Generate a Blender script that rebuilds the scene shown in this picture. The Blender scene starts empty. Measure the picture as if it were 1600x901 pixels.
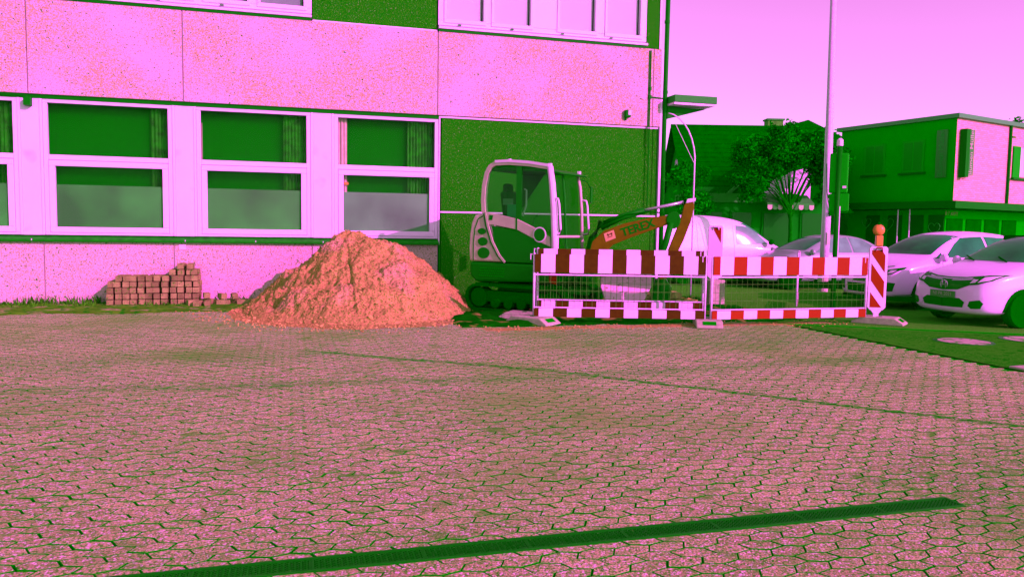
import bpy, bmesh, math, random
from mathutils import Vector, Matrix
from mathutils.bvhtree import BVHTree
from mathutils.geometry import tessellate_polygon
R = math.radians
random.seed(7)
scene = bpy.context.scene
C = scene.collection

# ------------------------------------------------------------------ camera
cam_data = bpy.data.cameras.new('camera')
cam = bpy.data.objects.new('camera', cam_data); C.objects.link(cam)
cam_data.sensor_width = 36.0
cam_data.lens = 36.0 * 1240.0 / 1600.0
cam_data.clip_start = 0.05; cam_data.clip_end = 3000
YAW, PITCH, ROLL = R(15.77), R(4.37), R(0.851)
fw = Vector((math.sin(YAW) * math.cos(PITCH), math.cos(YAW) * math.cos(PITCH), -math.sin(PITCH)))
rt = Vector((math.cos(YAW), -math.sin(YAW), 0)); up = rt.cross(fw)
rt2 = rt * math.cos(ROLL) + up * math.sin(ROLL); up2 = -rt * math.sin(ROLL) + up * math.cos(ROLL)
cam.matrix_world = Matrix(((rt2.x, up2.x, -fw.x, 0), (rt2.y, up2.y, -fw.y, 0), (rt2.z, up2.z, -fw.z, 1.5), (0, 0, 0, 1)))
scene.camera = cam

# ------------------------------------------------------------------ light: pink sky, low magenta sun from the right behind the camera
SUN_DIR = Vector((-0.35, 0.53, -0.27)).normalized()       # the way the light travels
SKY_TINT = (.80, 0.262, .80, 1)
SKY_STRENGTH = 0.15
SUN_STRENGTH = 4.2
SUN_COLOR = (1.0, 0.04, 0.86)
EXPOSURE = 1.5
elev = math.asin(-SUN_DIR.z)
world = bpy.data.worlds.new('World'); scene.world = world; world.use_nodes = True
nt = world.node_tree; nt.nodes.clear()
sky = nt.nodes.new('ShaderNodeTexSky'); sky.sky_type = 'NISHITA'; sky.sun_disc = False
sky.sun_elevation = elev; sky.sun_rotation = math.atan2(-SUN_DIR.x, -SUN_DIR.y)
sky.dust_density = 0.6; sky.air_density = 1.0; sky.altitude = 50
bw = nt.nodes.new('ShaderNodeRGBToBW'); nt.links.new(sky.outputs[0], bw.inputs[0])
tint = nt.nodes.new('ShaderNodeMixRGB'); tint.blend_type = 'MULTIPLY'; tint.inputs[0].default_value = 1
nt.links.new(bw.outputs[0], tint.inputs[1]); tint.inputs[2].default_value = SKY_TINT
bg = nt.nodes.new('ShaderNodeBackground'); bg.inputs[1].default_value = SKY_STRENGTH
nt.links.new(tint.outputs[0], bg.inputs[0])
wo = nt.nodes.new('ShaderNodeOutputWorld'); nt.links.new(bg.outputs[0], wo.inputs[0])
sun_data = bpy.data.lights.new('sun', 'SUN'); sun_data.energy = SUN_STRENGTH; sun_data.angle = R(0.55); sun_data.color = SUN_COLOR
sun = bpy.data.objects.new('sun', sun_data); C.objects.link(sun)
sun.rotation_euler = SUN_DIR.to_track_quat('-Z', 'Y').to_euler(); sun.location = (20, -30, 30)
vs = scene.view_settings
scene.display_settings.display_device = 'sRGB'
vs.view_transform = 'Standard'; vs.look = 'None'; vs.exposure = EXPOSURE; vs.gamma = 1.0; vs.use_curve_mapping = False
scene.cycles.max_bounces = 6; scene.cycles.diffuse_bounces = 3; scene.cycles.transparent_max_bounces = 12
scene.cycles.use_denoising = True

# ------------------------------------------------------------------ materials
RB = .78                                              # red and blue run low against the strong magenta sun
def mat(name, col, rough=0.75, spec=0.25, metal=0.0, var=0.0, vscale=6.0, col2=None, c2scale=40.0, c2lo=0.55, c2hi=0.62, bump=0.0, bscale=60.0, coat=0.0, rand=0.0):
    col = (col[0] * RB, col[1], col[2] * RB); col2 = col2 and (col2[0] * RB, col2[1], col2[2] * RB)
    m = bpy.data.materials.new(name); m.use_nodes = True
    t = m.node_tree; b = t.nodes['Principled BSDF']
    b.inputs['Base Color'].default_value = (*col, 1)
    b.inputs['Roughness'].default_value = rough
    b.inputs['Specular IOR Level'].default_value = spec
    b.inputs['Metallic'].default_value = metal
    b.inputs['Coat Weight'].default_value = coat
    tc = t.nodes.new('ShaderNodeTexCoord'); src = None
    if var or col2 or bump or rand:
        geo = t.nodes.new('ShaderNodeNewGeometry')
    if var:
        n = t.nodes.new('ShaderNodeTexNoise'); n.inputs['Scale'].default_value = vscale; n.inputs['Detail'].default_value = 5
        t.links.new(geo.outputs['Position'], n.inputs['Vector'])
        mr = t.nodes.new('ShaderNodeMapRange'); mr.inputs[1].default_value = 0.3; mr.inputs[2].default_value = 0.7
        mr.inputs[3].default_value = 1 - var; mr.inputs[4].default_value = 1 + var
        t.links.new(n.outputs[0], mr.inputs[0])
        mx = t.nodes.new('ShaderNodeMixRGB'); mx.blend_type = 'MULTIPLY'; mx.inputs[0].default_value = 1
        mx.inputs[1].default_value = (*col, 1); t.links.new(mr.outputs[0], mx.inputs[2]); src = mx.outputs[0]
    if rand:
        oi = t.nodes.new('ShaderNodeObjectInfo')
        ad = t.nodes.new('ShaderNodeMath'); ad.operation = 'ADD'
        t.links.new(geo.outputs['Random Per Island'], ad.inputs[0]); t.links.new(oi.outputs['Random'], ad.inputs[1])
        fr = t.nodes.new('ShaderNodeMath'); fr.operation = 'FRACT'; t.links.new(ad.outputs[0], fr.inputs[0])
        mr = t.nodes.new('ShaderNodeMapRange'); mr.inputs[3].default_value = 1 - rand; mr.inputs[4].default_value = 1 + rand
        t.links.new(fr.outputs[0], mr.inputs[0])
        mx = t.nodes.new('ShaderNodeMixRGB'); mx.blend_type = 'MULTIPLY'; mx.inputs[0].default_value = 1
        if src: t.links.new(src, mx.inputs[1])
        else: mx.inputs[1].default_value = (*col, 1)
        t.links.new(mr.outputs[0], mx.inputs[2]); src = mx.outputs[0]
    if col2:
        n = t.nodes.new('ShaderNodeTexNoise'); n.inputs['Scale'].default_value = c2scale; n.inputs['Detail'].default_value = 3
        t.links.new(geo.outputs['Position'], n.inputs['Vector'])
        mr = t.nodes.new('ShaderNodeMapRange'); mr.inputs[1].default_value = c2lo; mr.inputs[2].default_value = c2hi
        t.links.new(n.outputs[0], mr.inputs[0])
        mx = t.nodes.new('ShaderNodeMixRGB'); t.links.new(mr.outputs[0], mx.inputs[0])
        if src: t.links.new(src, mx.inputs[1])
        else: mx.inputs[1].default_value = (*col, 1)
        mx.inputs[2].default_value = (*col2, 1); src = mx.outputs[0]
    if bump:
        n = t.nodes.new('ShaderNodeTexNoise'); n.inputs['Scale'].default_value = bscale; n.inputs['Detail'].default_value = 4
        t.links.new(geo.outputs['Position'], n.inputs['Vector'])
        bp = t.nodes.new('ShaderNodeBump'); bp.inputs['Strength'].default_value = bump; bp.inputs['Distance'].default_value = 0.02
        t.links.new(n.outputs[0], bp.inputs['Height']); t.links.new(bp.outputs[0], b.inputs['Normal'])
    if src: t.links.new(src, b.inputs['Base Color'])
    return m

def more_specks(m, specks):
    """lay further speckle layers (colour, scale, lo, hi) over a material's base colour"""
    t = m.node_tree; b = t.nodes['Principled BSDF']; geo = t.nodes.new('ShaderNodeNewGeometry')
    for col, sc, lo, hi, *rest in specks:
        col = (col[0] * RB, col[1], col[2] * RB)
        old = b.inputs['Base Color'].links[0].from_socket if b.inputs['Base Color'].links else None
        n = t.nodes.new('ShaderNodeTexNoise'); n.inputs['Scale'].default_value = sc; n.inputs['Detail'].default_value = 2
        off = t.nodes.new('ShaderNodeVectorMath'); off.operation = 'ADD'; off.inputs[1].default_value = (sc * 1.7, sc * .3, sc * .9)
        t.links.new(geo.outputs['Position'], off.inputs[0]); t.links.new(off.outputs[0], n.inputs['Vector'])
        mr = t.nodes.new('ShaderNodeMapRange'); mr.inputs[1].default_value = lo; mr.inputs[2].default_value = hi
        t.links.new(n.outputs[0], mr.inputs[0]); fac = mr.outputs[0]
        if rest:                                     # patchy: a broad noise gates the specks
            g = t.nodes.new('ShaderNodeTexNoise'); g.inputs['Scale'].default_value = rest[0]; g.inputs['Detail'].default_value = 3
            t.links.new(geo.outputs['Position'], g.inputs['Vector'])
            gr = t.nodes.new('ShaderNodeMapRange'); gr.inputs[1].default_value = .25; gr.inputs[2].default_value = .55
            t.links.new(g.outputs[0], gr.inputs[0])
            mu = t.nodes.new('ShaderNodeMath'); mu.operation = 'MULTIPLY'
            t.links.new(fac, mu.inputs[0]); t.links.new(gr.outputs[0], mu.inputs[1]); fac = mu.outputs[0]
        mx = t.nodes.new('ShaderNodeMixRGB'); t.links.new(fac, mx.inputs[0])
        if old: t.links.new(old, mx.inputs[1])
        else: mx.inputs[1].default_value = b.inputs['Base Color'].default_value
        mx.inputs[2].default_value = (*col, 1); t.links.new(mx.outputs[0], b.inputs['Base Color'])
    return m

DG = (.001, .72, .001)                                # the deep green of everything dark in the picture
M = {}
M['white'] = mat('white_paint', (.72, .78, .74), .45, .35, var=.05, vscale=2.0)
M['pvc'] = mat('window_plastic', (.70, .80, .76), .35, .4)
M['pillar'] = more_specks(mat('pillar_panel', (.70, .80, .78), .5, .3, var=.04, vscale=1.5), [((.30, .55, .30), 2.2, .60, .80)])
M['wall'] = more_specks(mat('pale_aggregate', (.55, .58, .50), .9, .0, bump=.5, bscale=70),
    [((.46, .52, .17), 46, .43, .57, .7), ((.17, .42, .06), 50, .53, .64, .7), ((.02, .34, .004), 34, .62, .68), ((.01, .32, .003), 17, .70, .73)])
M['wall_low'] = more_specks(mat('pale_aggregate_plinth', (.52, .60, .38), .9, .0, bump=.5, bscale=70),
    [((.28, .48, .10), 44, .51, .63, .8), ((.02, .34, .006), 32, .63, .68)])
M['dark_wall'] = more_specks(mat('dark_aggregate', (.001, .36, .0005), .9, .0, bump=.4, bscale=90),
    [((.008, .38, .001), 40, .46, .56), ((.05, .40, .014), 50, .55, .64), ((.18, .46, .12), 44, .65, .70)])
M['dark'] = mat('dark_green', DG, .6, .03)
M['dark_metal'] = mat('dark_metal', (.0008, .34, .0008), .5, .03)
M['dark_gloss'] = mat('dark_gloss', (.0005, .34, .0005), .25, .06)
M['rubber'] = mat('rubber', (.0002, .26, .0002), .8, .0)
M['joint'] = mat('joint_moss', (.001, .55, .0005), .95, .0)
M['sill'] = mat('sill_metal', (.004, .40, .002), .5, .08, var=.3, vscale=9)
M['ground_pale'] = mat('dirt_pale', (.33, .50, .10), .95, .1)
M['asphalt'] = more_specks(mat('asphalt', (.006, .44, .002), .9, .0, bump=.3, bscale=150), [((.06, .50, .018), 45, .46, .66), ((.03, .48, .008), 1.1, .42, .65), ((.001, .38, .0005), 7, .55, .7)])
M['asphalt2'] = more_specks(mat('asphalt_worn', (.035, .54, .009), .9, .0, bump=.3, bscale=150), [((.2, .55, .09), 60, .58, .68)])
M['bark'] = mat('bark', (.001, .30, .0005), .9, .0, var=.3, vscale=12)
M['leaf'] = mat('leaf', (.0005, .46, .0005), .6, .0, var=.22, vscale=1.1, rand=.15)
M['leaf2'] = mat('leaf_light', (.001, .58, .001), .6, .0, var=.2, vscale=1.3, rand=.15)
M['weed'] = mat('weed', (.035, .42, .006), .7, .0, rand=.5)
M['steel'] = mat('galvanised_steel', (.62, .70, .66), .4, .5, var=.1, vscale=20)
M['red'] = mat('red_sheeting', (.22, .045, .0006), .5, .04)
M['maroon'] = mat('dull_red_sheeting', (.048, .055, .0003), .5, .04, var=.15, vscale=12)
M['orange'] = mat('orange_paint', (.098, .165, .0006), .5, .05, var=.15, vscale=7)
M['lamp_orange'] = mat('orange_lens', (.60, .40, .045), .3, .1)
M['concrete'] = mat('recycled_plastic', (.32, .55, .22), .85, .15, var=.15, vscale=14, bump=.3)
M['exc_grey'] = mat('machine_pale_paint', (.40, .62, .28), .45, .4, var=.08, vscale=5)

def glass(name, tintc, refl, rough=.02):
    m = bpy.data.materials.new(name); m.use_nodes = True; t = m.node_tree; t.nodes.clear()
    o = t.nodes.new('ShaderNodeOutputMaterial'); tr = t.nodes.new('ShaderNodeBsdfTransparent'); tr.inputs[0].default_value = (*tintc, 1)
    g = t.nodes.new('ShaderNodeBsdfGlossy'); g.inputs['Roughness'].default_value = rough; g.inputs[0].default_value = (1, 1, 1, 1)
    mx = t.nodes.new('ShaderNodeMixShader'); mx.inputs[0].default_value = refl; t.links.new(tr.outputs[0], mx.inputs[1]); t.links.new(g.outputs[0], mx.inputs[2])
    t.links.new(mx.outputs[0], o.inputs[0]); return m
M['glass'] = glass('window_glass', (.93, .97, .93), .0015)
M['glass_cab'] = glass('cab_glass', (.60, .92, .62), .004)
M['room'] = mat('room_dark', (.0, .36, .0), .9, .0)
M['film'] = mat('frosted_film', (.022, .46, .024), .5, .3, var=.35, vscale=1.2)
M['film2'] = mat('frosted_film_pale', (.075, .48, .09), .5, .3, var=.3, vscale=1.5)
M['curtain'] = mat('curtain_dark', (.008, .42, .003), .9, .05, var=.5, vscale=8)
M['curtain2'] = mat('curtain_pale', (.50, .60, .32), .9, .05, var=.1, vscale=9)
M['blind'] = mat('white_blind', (.62, .78, .66), .7, .1)
M['blind_grey'] = mat('grey_blind', (.16, .42, .2), .7, .1)
M['car_glass'] = mat('car_glass', (.012, .42, .05), .08, .14, var=.5, vscale=1.2)
M['car_white'] = mat('car_white', (.86, .78, .96), .25, .5, coat=.4)
M['car_silver'] = mat('car_silver', (.20, .50, .24), .28, .6, coat=.4)
M['chrome'] = mat('chrome', (.5, .7, .55), .15, .6, metal=.6)
M['lens'] = mat('lamp_lens', (.75, .75, .8), .1, .6)
M['van_white'] = mat('van_white', (.75, .85, .8), .3, .5, coat=.3)

# ------------------------------------------------------------------ mesh helpers
class MB:
    def __init__(s): s.v = []; s.f = []; s.mi = []
    def add(s, vs_, fs_, mi=0):
        o = len(s.v); s.v += [tuple(p) for p in vs_]
        for f in fs_: s.f.append(tuple(i + o for i in f)); s.mi.append(mi)
        return s
    def box(s, c, d, rz=0.0, mi=0, ry=0.0, rx=0.0):
        m = Matrix.Rotation(rz, 3, 'Z') @ Matrix.Rotation(ry, 3, 'Y') @ Matrix.Rotation(rx, 3, 'X'); c = Vector(c)
        v = [c + m @ Vector((x * d[0] / 2, y * d[1] / 2, z * d[2] / 2)) for z in (-1, 1) for y in (-1, 1) for x in (-1, 1)]
        return s.add(v, [(0, 2, 3, 1), (4, 5, 7, 6), (0, 1, 5, 4), (2, 6, 7, 3), (0, 4, 6, 2), (1, 3, 7, 5)], mi)
    def bounds(s, x0, x1, y0, y1, z0, z1, mi=0):
        return s.box(((x0 + x1) / 2, (y0 + y1) / 2, (z0 + z1) / 2), (x1 - x0, y1 - y0, z1 - z0), mi=mi)
    def prism(s, poly, a, b, fn, mi=0):
        """poly of 2D points swept from a to b; fn(u, v, w) gives the 3D point"""
        n = len(poly); v = [fn(u, w, a) for u, w in poly] + [fn(u, w, b) for u, w in poly]
        f = [tuple(range(n))[::-1], tuple(range(n, 2 * n))] + [(i, (i + 1) % n, n + (i + 1) % n, n + i) for i in range(n)]
        return s.add(v, f, mi)
    def tube(s, pts, r, n=8, mi=0, cap=True):
        pts = [Vector(p) for p in pts]; rs = r if isinstance(r, (list, tuple)) else [r] * len(pts); rings = []
        for i, p in enumerate(pts):
            d = (pts[min(i + 1, len(pts) - 1)] - pts[max(i - 1, 0)]).normalized()
            a = d.cross(Vector((0, 0, 1)) if abs(d.z) < .9 else Vector((1, 0, 0))).normalized(); b = d.cross(a)
            rings.append([p + (a * math.cos(2 * math.pi * k / n) + b * math.sin(2 * math.pi * k / n)) * rs[i] for k in range(n)])
        v = [q for g in rings for q in g]; f = []
        for i in range(len(pts) - 1):
            for k in range(n): f.append((i * n + k, i * n + (k + 1) % n, (i + 1) * n + (k + 1) % n, (i + 1) * n + k))
        if cap: f += [tuple(range(n))[::-1], tuple((len(pts) - 1) * n + k for k in range(n))]
        return s.add(v, f, mi)
    def lathe(s, prof, c, axis, n=20, mi=0):
        """prof: (radius, along) pairs about a unit axis through c"""
        ax = Vector(axis).normalized(); a = ax.cross(Vector((0, 0, 1)) if abs(ax.z) < .9 else Vector((1, 0, 0))).normalized(); b = ax.cross(a); c = Vector(c)
        v = [c + ax * h + (a * math.cos(2 * math.pi * k / n) + b * math.sin(2 * math.pi * k / n)) * r for r, h in prof for k in range(n)]; f = []
        for i in range(len(prof) - 1):
            for k in range(n): f.append((i * n + k, i * n + (k + 1) % n, (i + 1) * n + (k + 1) % n, (i + 1) * n + k))
        f += [tuple(range(n))[::-1], tuple((len(prof) - 1) * n + k for k in range(n))]
        return s.add(v, f, mi)
    def mesh(s, name, mats, smooth=False):
        me = bpy.data.meshes.new(name); me.from_pydata(s.v, [], s.f); me.update()
        for m in (mats if isinstance(mats, (list, tuple)) else [mats]): me.materials.append(m)
        if any(s.mi): me.polygons.foreach_set('material_index', s.mi)
        bm = bmesh.new(); bm.from_mesh(me); bmesh.ops.recalc_face_normals(bm, faces=bm.faces); bm.to_mesh(me); bm.free()
        if smooth: me.polygons.foreach_set('use_smooth', [True] * len(me.polygons))
        return me
    def build(s, name, mats, parent=None, smooth=False, bevel=0.0, loc=None, seg=2):
        o = bpy.data.objects.new(name, s.mesh(name, mats, smooth)); C.objects.link(o)
        if parent: o.parent = parent
        if loc: o.location = loc
        if bevel:
            b = o.modifiers.new('bevel', 'BEVEL'); b.width = bevel; b.segments = seg; b.limit_method = 'ANGLE'
        return o

def thing(name, label, cat, loc=(0, 0, 0), rz=0.0, group=None):
    o = bpy.data.objects.new(name, None); C.objects.link(o); o.location = loc; o.rotation_euler = (0, 0, rz); o.empty_display_size = .1
    tag(o, label, cat, group); return o
def tag(o, label, cat, group=None):
    o['label'] = label; o['category'] = cat
    if group: o['group'] = group
    return o
def struct(o): o['kind'] = 'structure'; return o
def stuff(o): o['kind'] = 'stuff'; return o
def link_copy(src, parent=None, **kw):
    o = src.copy(); C.objects.link(o)
    if parent: o.parent = parent
    for k, v in kw.items(): setattr(o, k, v)
    return o
def copy_tree(o, parent=None):
    c = o.copy(); C.objects.link(c)
    if parent: c.parent = parent
    for ch in o.children: copy_tree(ch, c)
    return c
def text_mesh(body, size, depth=0.004, bold=0.0):
    cu = bpy.data.curves.new('lettering', 'FONT'); cu.body = body; cu.size = size; cu.extrude = depth; cu.offset = bold
    cu.align_x = 'CENTER'; cu.align_y = 'CENTER'; cu.resolution_u = 3
    o = bpy.data.objects.new('lettering', cu); C.objects.link(o)
    me = bpy.data.meshes.new_from_object(o.evaluated_get(bpy.context.evaluated_depsgraph_get()))
    bpy.data.objects.remove(o); bpy.data.curves.remove(cu); me.name = 'lettering'; return me
def lettering(body, size, m, parent, origin, xdir, ydir, depth=.004, bold=0.0):
    me = text_mesh(body, size, depth, bold); me.materials.clear(); me.materials.append(m)
    o = bpy.data.objects.new('lettering', me); C.objects.link(o)
    x = Vector(xdir).normalized(); y = Vector(ydir); y = (y - x * y.dot(x)).normalized(); z = x.cross(y); p = Vector(origin)
    o.matrix_local = Matrix(((x.x, y.x, z.x, p.x), (x.y, y.y, z.y, p.y), (x.z, y.z, z.z, p.z), (0, 0, 0, 1)))
    if parent: o.parent = parent
    return o

# ------------------------------------------------------------------ ground, road, yard
def sheet(name, poly, z, m, cuts=0):
    mb = MB(); mb.add([(x, y, z) for x, y in poly], [tuple(range(len(poly)))])
    return struct(mb.build(name, m))
sheet('ground', [(-700, -300), (900, -300), (900, 1200), (-700, 1200)], -.06, M['asphalt2'])
sheet('yard_bed', [(-16, -6), (7.85, -6), (7.85, 16.2), (-16, 16.2)], -.013, M['joint'])
YARD = bpy.data.objects['yard_bed']
sheet('yard_bed_beside_road', [(7.852, -6), (22, -6), (22, 6.86), (7.852, 6.86)], -.013, M['joint'])
sheet('road', [(7.856, 6.864), (14.75, 6.864), (7.856, 11.12)], -.002, M['asphalt'])
sheet('parking_area', [(7.856, 11.15), (14.78, 6.88), (22.5, 6.88), (22.5, 2), (80, 2), (80, 60), (7.856, 60)], .003, M['asphalt2'])
mb = MB(); mb.tube([(7.6, 11.29, -.012), (14.76, 6.875, -.012)], .03, 6); struct(mb.build('gutter_joint', M['joint']))

# paving stones: zigzag six-sided blocks laid in rows along the building
M['paver'] = mat('paving_stone', (.46, .68, .195), .92, .0, var=.13, vscale=1.1, rand=.15, bump=.9, bscale=90)
more_specks(M['paver'], [((.12, .58, .040), 75, .44, .60), ((.74, .80, .58), 66, .57, .64), ((.02, .55, .006), 55, .63, .69), ((.17, .60, .06), .5, .50, .80), ((.09, .57, .03), 6.0, .60, .78)])
def stains_and_vignette(m, segs, col):
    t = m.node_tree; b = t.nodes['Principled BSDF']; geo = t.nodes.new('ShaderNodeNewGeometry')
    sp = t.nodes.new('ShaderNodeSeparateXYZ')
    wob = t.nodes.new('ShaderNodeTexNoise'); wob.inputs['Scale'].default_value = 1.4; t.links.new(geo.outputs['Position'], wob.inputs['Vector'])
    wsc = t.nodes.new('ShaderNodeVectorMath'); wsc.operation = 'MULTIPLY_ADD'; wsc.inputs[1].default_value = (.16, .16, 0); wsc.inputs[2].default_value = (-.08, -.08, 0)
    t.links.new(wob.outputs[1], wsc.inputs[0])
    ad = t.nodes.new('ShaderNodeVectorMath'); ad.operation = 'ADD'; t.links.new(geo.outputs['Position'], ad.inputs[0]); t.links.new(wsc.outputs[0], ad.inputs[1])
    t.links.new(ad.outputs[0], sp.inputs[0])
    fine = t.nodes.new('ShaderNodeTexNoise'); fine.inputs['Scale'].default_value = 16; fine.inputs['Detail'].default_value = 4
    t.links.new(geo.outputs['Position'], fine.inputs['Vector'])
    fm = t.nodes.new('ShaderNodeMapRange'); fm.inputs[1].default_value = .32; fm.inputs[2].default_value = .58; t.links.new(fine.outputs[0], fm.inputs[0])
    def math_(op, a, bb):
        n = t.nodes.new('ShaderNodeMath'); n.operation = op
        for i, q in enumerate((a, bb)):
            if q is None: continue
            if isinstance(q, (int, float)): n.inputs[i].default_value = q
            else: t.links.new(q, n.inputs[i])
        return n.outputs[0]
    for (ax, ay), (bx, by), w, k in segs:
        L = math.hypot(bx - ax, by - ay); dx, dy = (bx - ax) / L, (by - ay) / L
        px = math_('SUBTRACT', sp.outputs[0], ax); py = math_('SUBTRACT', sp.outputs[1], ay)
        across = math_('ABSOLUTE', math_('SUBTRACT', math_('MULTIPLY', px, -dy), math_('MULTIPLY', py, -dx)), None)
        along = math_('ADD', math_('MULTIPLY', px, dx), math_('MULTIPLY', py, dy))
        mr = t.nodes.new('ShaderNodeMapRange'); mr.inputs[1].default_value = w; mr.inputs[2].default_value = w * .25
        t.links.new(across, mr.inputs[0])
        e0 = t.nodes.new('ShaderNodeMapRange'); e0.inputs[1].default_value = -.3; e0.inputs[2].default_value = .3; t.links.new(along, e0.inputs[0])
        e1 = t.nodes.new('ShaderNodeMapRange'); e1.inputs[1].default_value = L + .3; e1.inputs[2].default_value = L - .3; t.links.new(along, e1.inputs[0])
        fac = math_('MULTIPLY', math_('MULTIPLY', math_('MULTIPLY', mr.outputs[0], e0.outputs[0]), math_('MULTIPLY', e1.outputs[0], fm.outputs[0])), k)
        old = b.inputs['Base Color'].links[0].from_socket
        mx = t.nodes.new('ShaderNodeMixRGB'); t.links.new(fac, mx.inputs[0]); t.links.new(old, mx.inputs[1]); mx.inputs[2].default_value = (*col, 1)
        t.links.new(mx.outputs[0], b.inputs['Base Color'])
stains_and_vignette(M['paver'], [((.21, 9.69), (2.7, 7.83), .11, 1.1), ((2.7, 7.83), (5.75, 4.63), .085, 1.3), ((-3.4, 7.9), (2.5, 7.5), .22, .55), ((2.5, 7.5), (7.6, 8.0), .30, .45), ((3.6, 10.2), (7.9, 9.3), 1.5, .42), ((-3.2, 9.2), (.5, 9.4), .7, .3), ((3.2, 3.3), (6.6, 4.4), 1.0, .5), ((-.9, 3.7), (1.5, 3.75), .25, .25)], (.012, .52, .006))  # broad patch at lower right paints a vignette-like darkening; the rest are stains

LX, RY, LEAN, AMP, GAP = .18, .092, .032, .0135, .0026
def shrink(poly, d):
    n = len(poly); out = []
    for i in range(n):
        p0, p1, p2 = Vector(poly[i - 1]), Vector(poly[i]), Vector(poly[(i + 1) % n])
        e1 = (p1 - p0).normalized(); e2 = (p2 - p1).normalized()
        n1 = Vector((-e1.y, e1.x)); n2 = Vector((-e2.y, e2.x)); bis = (n1 + n2); bis = bis / max(bis.length_squared / 2, .3)
        out.append(p1 + bis * d)
    return out
def stone_shape(s):
    """six-sided outline round its own middle, leaning by s"""
    h, l = RY / 2, LX / 2; d = s * LEAN / 2
    return [(-l - d, -h + AMP), (0 - d, -h - AMP), (l - d, -h + AMP), (l + d, h - AMP), (0 + d, h + AMP), (-l + d, h - AMP)]
def stone_verts(poly, dz, tx, ty, g):
    a = shrink(poly, g); b = shrink(poly, g + .0035); n = len(poly)
    v = [(p.x, p.y, -.022) for p in a] + [(p.x, p.y, -.0045 + dz + tx * p.x + ty * p.y) for p in a] + [(p.x, p.y, dz + tx * p.x + ty * p.y) for p in b]
    f = [tuple(range(2 * n, 3 * n))]
    for i in range(n):
        j = (i + 1) % n; f += [(i, j, n + j, n + i), (n + i, n + j, 2 * n + j, 2 * n + i)]
    return v, f, [0] + [1, 1] * n
stones = []
yaw_c, yaw_s = math.cos(YAW), math.sin(YAW)
x0 = 0.0; j = 0; y = 2.0
while y < 14.4:
    s = 1 if j % 2 == 0 else -1
    c0 = x0 + s * LEAN / 2 + LX / 2                     # middle of the first stone of the row
    for k in range(-160, 160):
        x = c0 + k * LX; yc = y + RY / 2
        depth = x * yaw_s + yc * yaw_c; side = x * yaw_c - yc * yaw_s
        if depth < 2.2 or abs(side) > depth * .66 + 3.4: continue
        if x > 7.74 and yc > 6.80: continue
        if x > 22 or (abs(yc - 3.515) < .062 and x < 3.62): continue
        if yc > 14.25 + .12 * math.sin(x * 3): continue
        stones.append((depth, x, yc, s))
    x0 = (x0 + s * LEAN + LX / 2); j += 1; y += RY
stones.sort()
shapes = {1: [], -1: []}
for s in (1, -1):
    for q in range(5):
        v, f, mi_ = stone_verts(stone_shape(s), random.uniform(-.0015, .002), random.uniform(-.016, .016), random.uniform(-.016, .016), GAP * random.choice((.5, .8, 1, 1.2, 1.7)))
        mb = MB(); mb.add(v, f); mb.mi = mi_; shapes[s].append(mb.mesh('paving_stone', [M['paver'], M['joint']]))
def in_view(x, yc, depth):
    side = x * yaw_c - yc * yaw_s
    return abs(side) < depth * .655 and depth > 3.25
near = [q for q in stones if in_view(q[1], q[2], q[0])][:300]; nearset = set(near)
for (dp, x, yc, s) in near:
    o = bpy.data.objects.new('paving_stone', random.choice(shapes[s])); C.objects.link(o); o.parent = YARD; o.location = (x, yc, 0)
big = MB()
for q in stones:
    if q in nearset: continue
    dp, x, yc, s = q
    v, f, mi_ = stone_verts(stone_shape(s), random.uniform(-.002, .002), random.uniform(-.016, .016), random.uniform(-.016, .016), GAP * random.choice((.5, .8, 1, 1.2, 1.7)))
    big.add([(a + x, b + yc, c) for a, b, c in v], f); big.mi[-len(f):] = mi_
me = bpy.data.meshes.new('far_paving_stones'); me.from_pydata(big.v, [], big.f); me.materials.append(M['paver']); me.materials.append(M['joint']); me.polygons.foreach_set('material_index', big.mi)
o = bpy.data.objects.new('far_paving_stones', me); C.objects.link(o); o.parent = YARD; stuff(o)

# drainage channel with a honeycomb grating
dr = thing('drainage_channel', 'dark cast iron drainage channel with mesh grating across the foreground paving', 'drain', (0, 3.515, 0))
mb = MB(); mb.bounds(-3.2, 3.60, -.076, -.060, -.05, .007).bounds(-3.2, 3.60, .060, .076, -.05, .007).bounds(-3.2, 3.60, -.06, .06, -.05, -.042).bounds(3.588, 3.60, -.06, .06, -.042, .007)
mb.build('channel_trough', M['dark_metal'], dr)
gm = MB(); L = .498
gm.bounds(0, L, -.058, -.050, -.018, .0).bounds(0, L, .050, .058, -.018, .0).bounds(0, .008, -.05, .05, -.018, .0).bounds(L - .008, L, -.05, .05, -.018, .0)
nx = 20
for i in range(nx + 1):
    for sgn in (-1, 1):
        xa = i * L / nx
        for r in range(5):
            ya = -.05 + r * .02; yb = ya + .02; sx = sgn * (1 if r % 2 == 0 else -1) * L / nx / 2
            p0 = Vector((min(max(xa, 0), L), ya, -.001)); p1 = Vector((min(max(xa + sx, 0), L), yb, -.001))
            d = (p1 - p0)
            if d.length < .01: continue
            n = Vector((-d.y, d.x, 0)).normalized() * .0028
            gm.add([p0 - n, p0 + n, p1 + n, p1 - n, *[q + Vector((0, 0, -.015)) for q in (p0 - n, p0 + n, p1 + n, p1 - n)]], [(0, 1, 2, 3), (0, 4, 5, 1), (3, 2, 6, 7), (0, 3, 7, 4), (1, 5, 6, 2)])
gme = gm.mesh('grating', M['dark_metal'])
for i in range(13):
    o = bpy.data.objects.new('grating', gme); C.objects.link(o); o.parent = dr; o.location = (3.09 - i * .5, 0, .005)

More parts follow.
